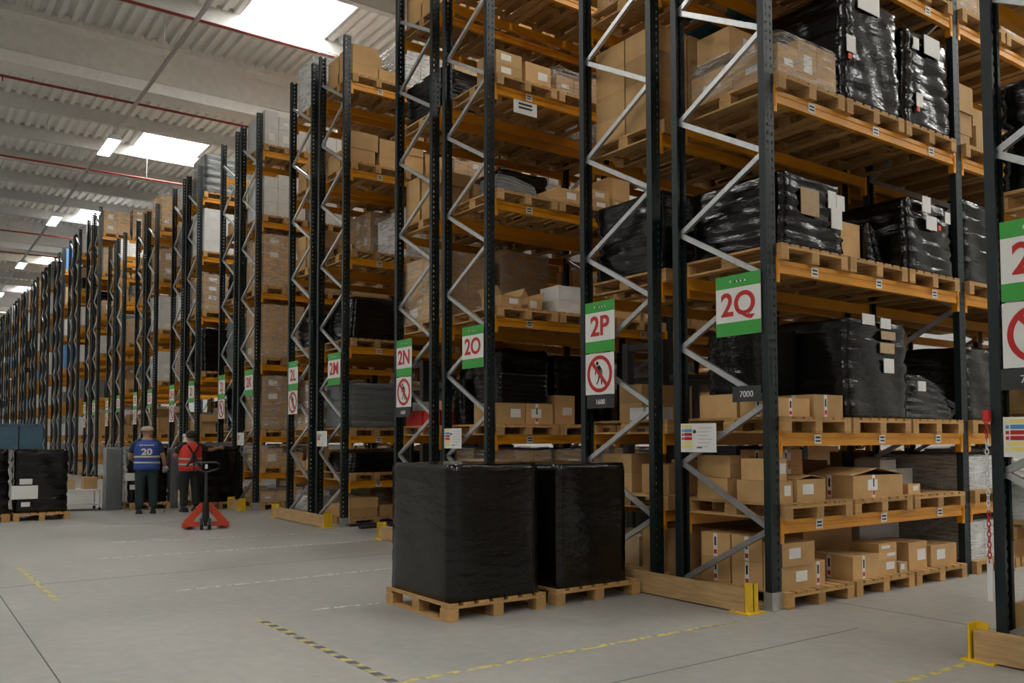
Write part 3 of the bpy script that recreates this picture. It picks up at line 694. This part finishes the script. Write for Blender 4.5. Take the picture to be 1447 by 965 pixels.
# ------------------------------------------------------------------ joined far goods
names = {'distant_pallets': ('wooden pallets deep in the far racks', 'pallets'),
         'distant_cartons': ('brown cartons deep in the racks', 'cartons'), 'distant_loads': ('wrapped goods on the farthest racks', 'goods')}
for k, b in STUFF.items():
    o = tag(ob(k, b.mesh(k)), *names[k]); o['kind'] = 'stuff'

# ------------------------------------------------------------------ signs on the rack ends
def plate(name, x0, x1, z0, z1, label, cat, m, group=None, y=-.012, t=.004):
    return tag(ob(name, MB().box(x0, x1, -t, 0, z0, z1).mesh(name, m), None, (0, y, 0)), label, cat, group)
def on(parent, name, me, x, z, d=.0055): return ob(name, me, parent, (x, -d, z), (math.pi/2, 0, 0))
def rect(parent, name, x0, x1, z0, z1, m, d=.0055): return ob(name, MB().box(x0, x1, -d, -.0035, z0, z1).mesh(name, m), parent)
def aisle_sign(r, xl, xr):
    z0, z1 = 2.36, 2.90
    o = plate('aisle_sign', xl, xr, z0, z1, 'green and white sign reading %s on the rack end' % r.n, 'sign', PAPER, 'aisle signs')
    rect(o, 'green_band', xl, xr, z1-.115, z1, GREEN); rect(o, 'green_band', xl, xr, z0, z0+.12, GREEN)
    on(o, 'lettering', textmesh(r.n, .29, RED, .006), (xl+xr)/2, 2.628)
    if r.idx < 3:
        xm = xl+(xr-xl)*.38; on(o, 'logo_mark', textmesh('F', .035, PAPER, .001, .001), xm-.02, z1-.06, .0065)
        for i in range(6): rect(o, 'small_print', xm+.02+i*.022, xm+.037+i*.022, z1-.07, z1-.055, PAPER if i % 2 else DARKPLATE, .0062)
    return o
def ring_mesh(ro, ri, m, n=48):
    b = MB()
    for j in range(n):
        a = 2*math.pi*j/n
        for rad in (ro, ri):
            for d in (0, .002): b.v.append((rad*math.cos(a), rad*math.sin(a), d))
    for j in range(n):
        k = 4*j; l = 4*((j+1) % n)
        b.f += [(k+1, l+1, l+3, k+3), (k, k+1, l+1, l)][:1] + [(k, l, l+1, k+1), (k+2, k+3, l+3, l+2)]
    b.mi = [0]*len(b.f); return b.mesh('ring', m)
RINGM = ring_mesh(.195, .155, RED)
SLASH = MB().box(-.17, .17, -.021, .021, 0, .003).mesh('slash', RED)
def poly(pts): return pts
fig = MB()
def limb(p, q, w0, w1):
    p = Vector((*p, 0)); q = Vector((*q, 0)); d = (q-p).normalized(); n = Vector((-d.y, d.x, 0)); b = len(fig.v)
    for h in (0, .0012):
        for pt in (p+n*w0, p-n*w0, q-n*w1, q+n*w1): fig.v.append((pt.x, pt.y, h))
    fig.f += [(b+4, b+5, b+6, b+7), (b, b+1, b+5, b+4), (b+1, b+2, b+6, b+5), (b+2, b+3, b+7, b+6), (b+3, b, b+4, b+7)]; fig.mi += [0]*5
for a in range(8): limb((-.035, .112), (-.035+.02*math.cos(a*math.pi/4), .112+.02*math.sin(a*math.pi/4)), .008, .009)
limb((-.018, .085), (.008, -.005), .022, .018); limb((-.02, .08), (-.06, .03), .009, .007); limb((-.06, .03), (-.068, -.01), .007, .006)
limb((0, .08), (.035, .035), .009, .008); limb((.035, .035), (.038, -.01), .008, .006)
limb((.0, .0), (-.015, -.06), .014, .010); limb((-.015, -.06), (-.045, -.11), .010, .008); limb((.012, .0), (.03, -.055), .014, .010); limb((.03, -.055), (.032, -.115), .010, .008)
FIGM = fig.mesh('pedestrian', BLACK)
def ban_sign(r, xl):
    xr = xl+.45; o = plate('no_pedestrians_sign', xl, xr, 1.915, 2.35, 'square white sign with crossed-out walking figure below sign %s' % r.n, 'sign', PAPER, 'no pedestrians signs')
    c = (xl+.225, 2.132)
    on(o, 'pictogram', FIGM, c[0], c[1], .0045); on(o, 'red_ring', RINGM, c[0], c[1], .0045); s = on(o, 'red_slash', SLASH, c[0], c[1], .0062); s.rotation_euler = (math.pi/2, math.radians(47), 0)
    return o
def num_plate(r, xl, xr, txt):
    o = plate('number_plate', xl, xr, 1.77, 1.91, 'dark plate with white number %s on the end of %s' % (txt, r.where), 'plate', DARKPLATE, None, -.011)
    on(o, 'lettering', textmesh(txt, .075, PAPER, .0), (xl+xr)/2, 1.835)
def info_sheet(r, xl, tilt=0):
    o = plate('safety_sheet', xl, xl+.43, 1.325, 1.59, 'white safety notice with coloured bars on the end of '+r.where, 'notice', PAPER, 'safety notices', -.016)
    for i, mm in enumerate((PYEL, BLUE, RED, RED, PYEL, PYEL)):
        z = 1.548-i*.037; rect(o, 'colour_bar', xl+.045, xl+.14, z, z+.028, mm)
        rect(o, 'icon', xl+.015, xl+.037, z+.002, z+.024, (PYEL, BLUE, RED, RED, PYEL, PYEL)[i])
    rect(o, 'photo', xl+.155, xl+.19, 1.50, 1.53, TRUCKGREY)
    for i in range(6): rect(o, 'text_line', xl+.21, xl+.39-.03*(i % 3), 1.545-i*.034, 1.549-i*.034, mat('grey_print', (.3, .3, .3), .6))
    rect(o, 'text_line', xl+.2, xl+.26, 1.362, 1.372, BLACK)
for r in ROWS:
    if not r.n: continue
    if r.aisle > 0:
        aisle_sign(r, r.x1-.555, r.x1-.06)
        if r.idx < 5: info_sheet(r, r.x0+.10)
    else:
        aisle_sign(r, r.x0+.10, r.x0+.56); ban_sign(r, r.x0+.10)
num_plate(ROW['2Q'], -5.08, -4.77, '7000'); num_plate(ROW['2P'], -7.05, -6.62, '1600'); num_plate(ROW['2R'], -2.80, -2.4, '7000')
num_plate(ROW['2N'], -11.36, -10.95, '1600')
info_sheet(ROW['2R'], -2.79)
# paper notice hanging under a beam of row 2O
n = tag(ob('paper_notice', MB().box(-.004, 0, .42, .80, 5.70, 5.875).mesh('notice', PAPER), None, (-8.985, 0, 0)), 'white paper notice hanging under the fifth beam of row 2O', 'notice')
for i in range(2): ob('text_line', boxmesh(.002, .22, .025, BLACK), n, (.001, .61, 5.82-i*.05))

# ------------------------------------------------------------------ end guards
def guard(x0, x1, label, left=True):
    y0, y1 = -.27, -.22
    o = thing('rack_end_guard', label, 'guard rail', ((x0+x1)/2, -.245, 0), 0, 'timber rack end guards'); a, c = x0-(x0+x1)/2, x1-(x0+x1)/2
    ob('timber', MB().box(a+.03, c-.03, -.04, .03, .012, .20).mesh('timber', PLANK), o)
    for e, s in ((a, 1), (c, -1)):
        if e == a and not left: continue
        k = ob('bracket', MB().box(0, .012*s, -.055, .10, .012, .245).box(0, .09*s, .035, .047, .012, .245).box(-.04*s, .17*s, -.075, .15, 0, .012).mesh('bracket', YELLOW), o, (e, 0, 0))
        for yy in (-.06, .12): ob('bolt', MB().tube([(0, 0, 0), (0, 0, .014)], .012, 6).mesh('bolt', GALV), k, (.13*s, yy, .012))
for k in range(0, 6):
    X = -4.697-PER*k; a, c = 'QP', 0
    guard(X-(2.42 if k != 3 else .72), X-.03, 'timber end guard with yellow brackets before rows %s and %s' % ('2'+LET[2*k+1], '2'+LET[2*k]))
guard(-2.92, -.6, 'timber end guard with yellow bracket before row 2R')
# hanging red and white chain beside row 2R
ch = thing('barrier_chain', 'red and white plastic barrier chain hanging on the row 2R upright', 'chain', (-2.885, -.05, .3))
LK = MB()
bt = []
for j in range(12):
    t = 2*math.pi*j/12; bt.append((.011*math.cos(t), 0, .021*math.sin(t)))
LK.tube(bt+[bt[0]], .004, 6, cap=False); LKR = LK.mesh('link', REDPLASTIC); LKW = LK.mesh('link', WHITEPLASTIC)
for i in range(37):
    zz = 1.30-.0345*i
    if zz < .33: break
    l = ob('link', LKR if zz+.3 < .95 or zz > 1.15 else LKW, ch, (0, 0, zz), (0, 0, 0 if i % 2 else math.pi/2))
bpart('strap', ch, -.018, .018, -.004, .004, .06, .34, WHITEPLASTIC)
bpart('strap', ch, -.02, .02, -.01, .03, 1.26, 1.34, REDPLASTIC)

# ------------------------------------------------------------------ floor tape
def tape(x0, y0, x1, y1, w, m, label, stripes=False, name='floor_tape'):
    L = math.hypot(x1-x0, y1-y0); a = math.atan2(y1-y0, x1-x0)
    o = thing(name, label, 'floor marking', (x0, y0, 0), a) 
    if not stripes: ob('strip', MB().box(0, L, -w/2, w/2, 0, .0015).mesh('strip', m), o)
    else:
        nn = int(L/.085)
        for i in range(nn):
            t0 = i*L/nn; t1 = (i+1)*L/nn; b = MB()
            b.prism([(t0, -w/2), (t1, -w/2), (t1+.03, w/2), (t0+.03, w/2)], 0, .0015, 'z'); ob('stripe', b.mesh('stripe', [YTAPE, JOINT][i % 2]), o)
    return o
tape(-6.94, -3.60, -4.70, -3.57, .06, YTAPE, 'yellow and black striped floor tape by the wrapped pallets', True)
tape(-4.66, -3.56, -4.61, -.55, .045, YTAPE, 'worn yellow floor tape running toward the row 2Q guard')
tape(-2.88, -.38, -2.92, -2.4, .05, YTAPE, 'worn yellow floor tape beside the row 2R bracket')
tape(-11.33, -4.84, -8.84, -4.80, .05, YTAPE, 'faded yellow floor tape across the open floor')
tape(-8.70, -3.8, -8.80, -.35, .03, WTAPE, 'worn white line across the floor before row 2O'); tape(-11.6, -4.0, -11.3, -.4, .03, WTAPE, 'worn white line across the floor before row 2N')
tape(-13.3, -3.45, -12.6, -.35, .03, WTAPE, 'worn white line across the floor before row 2M'); tape(-7.05, -3.1, -6.99, -2.5, .03, WTAPE, 'short worn white line behind the striped tape')

# ------------------------------------------------------------------ far-left pallets, people, pallet truck
for i, (y0, y1) in enumerate(((-5.6, -4.32), (-4.27, -3.37))):
    w = ('beside the row of wrapped stacks', 'with white address sheets')[i]
    pallet(-18.25, (y0+y1)/2, 0, 'wooden pallet under the black load '+w, False, 'pallets on the cross aisle', sy=(y1-y0)/PW)
    wrapped(-18.8, -17.74, y0+.02, y1-.02, PH, 1.275, 'black film-wrapped pallet load '+w, BWRAP, 'plain', i, 'black loads at the far left', [(.18, .22, .42, .24, PAPER), (.2, .45, .2, .1, PAPER), (.2, .1, .14, .08, PAPER)] if i else ())
for i, (y0, y1) in enumerate(((-5.0, -4.21), (-4.19, -3.82))):
    o = tag(ob('blue_crate', MB().box(-.4, .4, -.5, .5, 0, .93).box(-.42, .42, -.52, .52, .93, 1.0).mesh('crate', BLUEWRAP), None, (-18.2, (y0+y1)/2, 1.288), (0, 0, 0), (1, (y1-y0), .45)), 'blue film-covered crate on black load, '+('wide' if i == 0 else 'narrow')+' one', 'crate', 'blue crates')
wrapped(-19.75, -19.35, -2.45, -2.13, .0, 1.29, 'slim grey film-wrapped roll stack left of the worker in blue', SILVER, 'layers', 2, 'stacks behind the workers')
pallet(-19.65, -1.64, 0, 'wooden pallet under the black stack behind the worker in blue', False, 'pallets on the cross aisle', sy=.8)
wrapped(-20.1, -19.2, -2.04, -1.28, PH, 1.285, 'black wrapped stack with white labels behind the worker in blue', BWRAP, 'layers', 3, 'stacks behind the workers', [(.12, .4, .34, .16, PAPER), (.14, .24, .2, .1, PAPER)])
wrapped(-19.5, -19.2, -1.22, -1.06, .0, 1.27, 'narrow grey film-wrapped roll between the two workers', SILVER, 'plain', 1, 'stacks behind the workers')
pallet(-18.95, -.42, 0, 'wooden pallet under the black stack beside the worker in red', False, 'pallets on the cross aisle', sy=.78)
wrapped(-19.4, -18.45, -.79, -.04, PH, 1.30, 'black wrapped stack the worker in red leans on', BWRAP, 'layers', 0, 'stacks behind the workers')
lap = tag(ob('scanner_tray', MB().box(-.2, .2, -.3, .3, 0, .05).box(-.18, .18, -.28, .28, .05, .07).mesh('tray', SILVER), None, (-18.8, -.42, 1.315)), 'flat grey tray on the black stack beside the worker in red', 'tray')
tc_ = thing('trolley', 'low white wire trolley with cartons beside the grey roll stack', 'trolley', (-19.8, -2.86, 0))
bpart('shelf', tc_, -.3, .3, -.34, .34, .4, .43, WHITEPLASTIC); bpart('shelf', tc_, -.3, .3, -.34, .34, .1, .12, WHITEPLASTIC)
for sx in (-1, 1):
    for sy in (-1, 1):
        bpart('post', tc_, sx*.28-.012, sx*.28+.012, sy*.32-.012, sy*.32+.012, .05, .42, GALV); ob('castor', MB().tube([(-.012, 0, 0), (.012, 0, 0)], .03, 10).mesh('castor', RUBBER), tc_, (sx*.28, sy*.32, .03))
carton(-19.95, -19.65, -2.82, -2.56, .43, .24, 'brown carton standing on the white trolley', None, CARD, False); carton(-19.95, -19.7, -3.12, -2.97, .43, .2, 'pale carton standing on the white trolley', None, KRAFT, False)

def skin_obj(name, chains, m, parent, sub=2):
    """chains: lists of (point, radius); points shared by position are welded"""
    vs_, es, rad = [], [], []; ix = {}
    for c in chains:
        prev = None
        for (p, r_) in c:
            k = tuple(round(q, 4) for q in p)
            if k not in ix: ix[k] = len(vs_); vs_.append(p); rad.append(r_ if isinstance(r_, tuple) else (r_, r_))
            i = ix[k]
            if prev is not None and prev != i: es.append((prev, i))
            prev = i
    me = bpy.data.meshes.new(name); me.from_pydata(vs_, es, []); me.materials.append(m)
    o = ob(name, me, parent)
    sk = o.modifiers.new('skin', 'SKIN'); sk.use_smooth_shade = True
    d = me.skin_vertices[0].data
    for i, r_ in enumerate(rad): d[i].radius = r_
    d[0].use_root = True
    s = o.modifiers.new('sub', 'SUBSURF'); s.levels = s.render_levels = sub
    return o
def loft(rings, m, name, parent, n=16):
    b = MB()
    for (z, cx, cy, rx, ry) in rings:
        for j in range(n):
            t = 2*math.pi*j/n; b.v.append((cx+rx*math.cos(t), cy+ry*math.sin(t), z))
    for i in range(len(rings)-1):
        for j in range(n): b.f.append((i*n+j, i*n+(j+1) % n, (i+1)*n+(j+1) % n, (i+1)*n+j))
    b.f.append(tuple(range(n-1, -1, -1))); b.f.append(tuple((len(rings)-1)*n+j for j in range(n))); b.mi = [0]*len(b.f)
    return ob(name, smooth(b.mesh(name, m)), parent)
def person(loc, rz, h, label, arms, vest, shirt, trousers, hat, number=None, straps=False, glove=False):
    """local frame: +x is ahead of the person, +y the person's left"""
    s = h/1.75; V3 = lambda x, y, z: (x*s, y*s, z*s)
    root = thing('person', label, 'person', loc, rz); root.scale = (1.12, 1.2, 1)
    pel = (V3(0, 0, .95), (.13*s, .16*s)); chest = (V3(0, 0, 1.28), (.125*s, .17*s)); neckb = (V3(0, 0, 1.45), (.075*s, .10*s)); neck = (V3(.01, 0, 1.53), .055*s)
    head = [neckb, neck, (V3(.02, 0, 1.60), (.085*s, .07*s)), (V3(.015, 0, 1.67), (.095*s, .078*s)), (V3(.005, 0, 1.735), (.065*s, .055*s))]
    legs = []
    for sd in (1, -1): legs.append([pel, (V3(0, .095*sd, .86), .10*s), (V3(.02, .105*sd, .50), .062*s), (V3(-.02, .11*sd, .12), .045*s)])
    arm_ch = []
    for sd, (el, wr, tip) in zip((1, -1), arms): arm_ch.append([neckb, (V3(0, .18*sd, 1.40), .058*s), (V3(*el), .043*s), (V3(*wr), .03*s), (V3(*tip), .032*s)])
    body = skin_obj('body', [[pel, chest, neckb], head[0:]]+legs+arm_ch, SKIN, root)
    nose = ob('nose', MB().prism([(.0, -.018), (.022, -.012), (0, .03)], -.011, .011, 'y').mesh('nose', SKIN), body, V3(.105, 0, 1.645))
    for sd in (1, -1): ob('ear', smooth(MB().tube([(0, -.006, 0), (0, .006, 0)], .026, 8).mesh('ear', SKIN)), body, V3(.01, .082*sd, 1.64)); ob('eye', smooth(MB().tube([(0, 0, 0), (.006, 0, 0)], .010, 8).mesh('eye', BLACK)), body, V3(.10, .032*sd, 1.672))
    ob('mouth', boxmesh(.006, .045, .008, mat('lips', (.30, .10, .09), .5)), body, V3(.098, 0, 1.60))
    for sd, (el, wr, tip) in zip((1, -1), arms):         # five fingers on each hand
        wv, tv = Vector(V3(*wr)), Vector(V3(*tip)); d = (tv-wv).normalized(); sidev = d.cross(Vector((1, 0, .2))).normalized()
        hm = MB()
        for f in range(4):
            base = tv+sidev*(f-1.5)*.018; L = (.06, .072, .068, .052)[f]
            hm.tube([base, base+d*L*.55+Vector((.008, 0, 0)), base+d*L+Vector((.02, 0, -.01))], [.0095, .009, .007], 6)
        hm.tube([wv+d*.03+sidev*.025, wv+d*.07+sidev*.05, wv+d*.10+sidev*.052], [.012, .011, .008], 6)
        ob('fingers', smooth(hm.mesh('fingers', WHITEPLASTIC if glove and sd < 0 else SKIN)), body)
        if glove and sd < 0: skin_obj('glove', [[(V3(*wr), .036*s), (V3(*tip), .045*s)]], WHITEPLASTIC, root, 1)
    tr_ = skin_obj('trousers', [[(V3(0, 0, 1.0), (.145*s, .165*s)), (V3(0, 0, .93), (.145*s, .172*s))]]+[[(V3(0, 0, .93), (.145*s, .172*s)), (V3(0, .095*sd, .84), .112*s), (V3(.02, .105*sd, .50), .08*s), (V3(-.015, .11*sd, .10), .072*s)] for sd in (1, -1)], trousers, root)
    skin_obj('shirt', [[(V3(0, 0, .98), (.14*s, .165*s)), (V3(0, 0, 1.28), (.138*s, .185*s)), (V3(0, 0, 1.46), (.085*s, .12*s))]]+[[(V3(0, 0, 1.46), (.085*s, .12*s)), (V3(0, .18*sd, 1.41), .072*s), (tuple(.25*a+.75*b_ for a, b_ in zip(V3(0, .18*sd, 1.40), V3(*arms[0 if sd > 0 else 1][0]))), .06*s)] for sd in (1, -1)], shirt, root)
    vt = loft([(z*s, 0, 0, rx*s, ry*s) for z, rx, ry in ((.88, .165, .205), (.95, .165, .205), (1.1, .155, .198), (1.25, .158, .205), (1.36, .15, .205), (1.43, .128, .185), (1.485, .085, .11))], vest, 'vest', root, 24)
    for z in (1.0, 1.12): loft([(z*s, 0, 0, .166*s, .207*s), ((z+.045)*s, 0, 0, .166*s, .208*s)], REFLECT, 'reflective_band', vt, 24)
    for sd in (1, -1):
        sh = MB(); sh.prism([(-.11, -.045), (.15, -.045), (.17, -.02), (.16, .02), (.05, .045), (-.09, .05), (-.12, .02)], 0, .035, 'z'); sh.prism([(-.10, -.035), (.13, -.035), (.03, .04), (-.09, .04)], .035, .09, 'z')
        ob('shoe', sh.mesh('shoe', RUBBER), root, (0, .11*sd*s, 0))
    hd = V3(.005, 0, 1.655)
    if hat == 'cap':
        loft([((1.665+z)*s, (.0+dx)*s, 0, rx*s, ry*s) for z, dx, rx, ry in ((0, 0, .118, .098), (.03, 0, .12, .10), (.065, 0, .112, .092), (.09, 0, .085, .07), (.1, 0, .03, .03))], CAP, 'cap', root)
        ob('cap_peak', MB().prism([(.06, -.08), (.15, -.055), (.175, 0), (.15, .055), (.06, .08)], 0, .012, 'z').mesh('peak', CAP), root, V3(.0, 0, 1.668))
    else:
        loft([((1.60+z)*s, (-.012+dx)*s, 0, rx*s, ry*s) for z, dx, rx, ry in ((0, -.03, .07, .07), (.05, -.012, .102, .092), (.1, 0, .108, .092), (.14, 0, .09, .075), (.165, 0, .03, .03))], HAIR, 'hair', root)
    if number:
        t = ob('back_number', textmesh(number, .17*s, PAPER, .006, .004), root, V3(-.163, 0, 1.24), (math.pi/2, 0, -math.pi/2))
        for i in range(7): ob('back_lettering', boxmesh(.006, .022*s, .028*s, PAPER), root, V3(-.158, .10-.033*i, 1.365))
    if straps:
        for a in (-1, 1):
            q = [(-.145, .10*a, 1.44), (-.166, .05*a, 1.33), (-.17, 0, 1.24), (-.168, -.06*a, 1.1), (-.155, -.13*a, .98)]
            ob('harness_strap', MB().tube([V3(*p_) for p_ in q], .019*s, 6).mesh('strap', BLACK), root)
        ob('harness_strap', MB().tube([V3(-.17, 0, 1.24), V3(-.172, 0, 1.0)], .019*s, 6).mesh('strap', BLACK), root)
    return root
# both face away from the camera, toward -x
person((-18.1, -1.95, 0), math.pi-.25, 1.70, 'person in blue vest numbered 20, beige cap and dark green trousers, back turned',
       [((.10, .27, 1.14), (.30, .22, 1.06), (.37, .20, 1.05)), ((.02, -.26, 1.13), (.16, -.28, .96), (.20, -.28, .88))], BLUEVEST, NAVY, TROUSER, 'cap', '20', False, True)
person((-18.02, -1.14, 0), math.pi+.12, 1.62, 'person in red vest with black harness, dark trousers, arm on the black stack',
       [((.12, .24, 1.2), (.3, .14, 1.14), (.36, .1, 1.13)), ((.06, -.40, 1.33), (.17, -.58, 1.37), (.20, -.67, 1.38))], REDVEST, BROWNSHIRT, TROUSER2, None, None, True)

# pallet truck, handle end toward the camera
j = thing('pallet_truck', 'red hand pallet truck with raised black handle on the open floor', 'pallet truck', (-14.3, -1.90, 0), -.28)
for sd in (-1, 1):
    ob('fork', MB().prism([(-.05, .07), (-1.15, .07), (-1.2, .05), (-1.15, .085), (-.05, .09)][::-1], sd*.26-.08, sd*.26+.08, 'y').box(-1.1, -.05, sd*.26-.08, sd*.26-.07, .04, .08).box(-1.1, -.05, sd*.26+.07, sd*.26+.08, .04, .08).mesh('fork', JACK), j)
    w = ob('steer_wheel', MB().tube([(0, -.025, 0), (0, .025, 0)], .09, 16).mesh('wheel', RUBBER), j, (.05, sd*.06, .09)); ob('hub', MB().tube([(0, -.03, 0), (0, .03, 0)], .035, 10).mesh('hub', GALV), w)
    ob('fork_roller', MB().tube([(0, -.05, 0), (0, .05, 0)], .038, 12).mesh('roller', RUBBER), j, (-1.02, sd*.26, .038))
    ob('frame_plate', MB().prism([(sd*.04, .42), (sd*.09, .42), (sd*.36, .10), (sd*.36, .03), (sd*.28, .03), (sd*.04, .30)][::sd], -.09, -.05, 'x').mesh('plate', JACK), j)
bpart('cross_head', j, -.1, -.02, -.34, .34, .05, .12, JACK)
ob('pump', MB().tube([(0, 0, .08), (0, 0, .45)], [.06, .045], 14).mesh('pump', RUBBER), j, (.02, 0, 0))
ob('drawbar', MB().tube([(.04, 0, .38), (.06, 0, .92)], .024, 10).mesh('bar', TRUCKGREY), j)
ob('grip_loop', smooth(MB().tube([(.06, 0, .92), (.06, .06, .94), (.06, .19, .98), (.06, .20, 1.05), (.06, .15, 1.08), (.06, -.15, 1.08), (.06, -.20, 1.05), (.06, -.19, .98), (.06, -.06, .94), (.06, 0, .92)], .015, 8).mesh('grip', TRUCKGREY)), j)
bpart('lever', j, .075, .085, -.02, .02, .98, 1.05, WHITEPLASTIC)

# ------------------------------------------------------------------ narrow-aisle trucks parked in the aisles
def truck(x, y, label):
    t = thing('reach_truck', label, 'forklift', (x, y, 0), 0, 'narrow aisle trucks')
    ob('chassis', MB().box(-.55, .55, .3, 1.7, .08, .75).box(-.55, .55, 1.2, 1.7, .75, 1.35).mesh('chassis', TRUCKGREY), t)
    for sd in (-1, 1):
        bpart('mast_rail', t, sd*.32-.05, sd*.32+.05, .05, .17, .06, 2.7, TRUCKGREY); bpart('guard_post', t, sd*.5-.03, sd*.5+.03, 1.55, 1.62, 1.3, 2.2, TRUCKGREY); bpart('guard_post', t, sd*.5-.03, sd*.5+.03, .3, .36, .75, 2.2, TRUCKGREY)
        ob('fork', MB().box(sd*.2-.05, sd*.2+.05, -.95, .0, .08, .12).box(sd*.2-.05, sd*.2+.05, 0, .04, .08, .6).mesh('fork', RUBBER), t)
        ob('wheel', MB().tube([(-.05, 0, 0), (.05, 0, 0)], .14, 14).mesh('wheel', RUBBER), t, (sd*.5, .5, .14)); ob('wheel', MB().tube([(-.05, 0, 0), (.05, 0, 0)], .14, 14).mesh('wheel', RUBBER), t, (sd*.5, 1.5, .14))
    for zz in (.5, 1.5, 2.6): bpart('mast_crosshead', t, -.37, .37, .06, .12, zz, zz+.08, TRUCKGREY)
    ob('overhead_guard', MB().box(-.53, .53, .3, .36, 2.2, 2.26).box(-.53, .53, 1.56, 1.62, 2.2, 2.26).box(-.53, -.47, .3, 1.62, 2.2, 2.26).box(.47, .53, .3, 1.62, 2.2, 2.26).box(-.2, -.16, .3, 1.62, 2.21, 2.25).box(.16, .2, .3, 1.62, 2.21, 2.25).mesh('guard', TRUCKGREY), t)
    ob('seat', MB().box(-.22, .22, .85, 1.25, .75, .9).box(-.22, .22, 1.13, 1.2, .9, 1.4).mesh('seat', RUBBER), t); bpart('notice', t, .551, .553, 1.3, 1.42, 1.05, 1.17, PAPER)
truck(-8.08, 1.75, 'dark narrow-aisle forklift parked in the aisle between rows 2O and 2P')
truck(-12.37, .75, 'dark narrow-aisle forklift parked in the aisle between rows 2M and 2N')
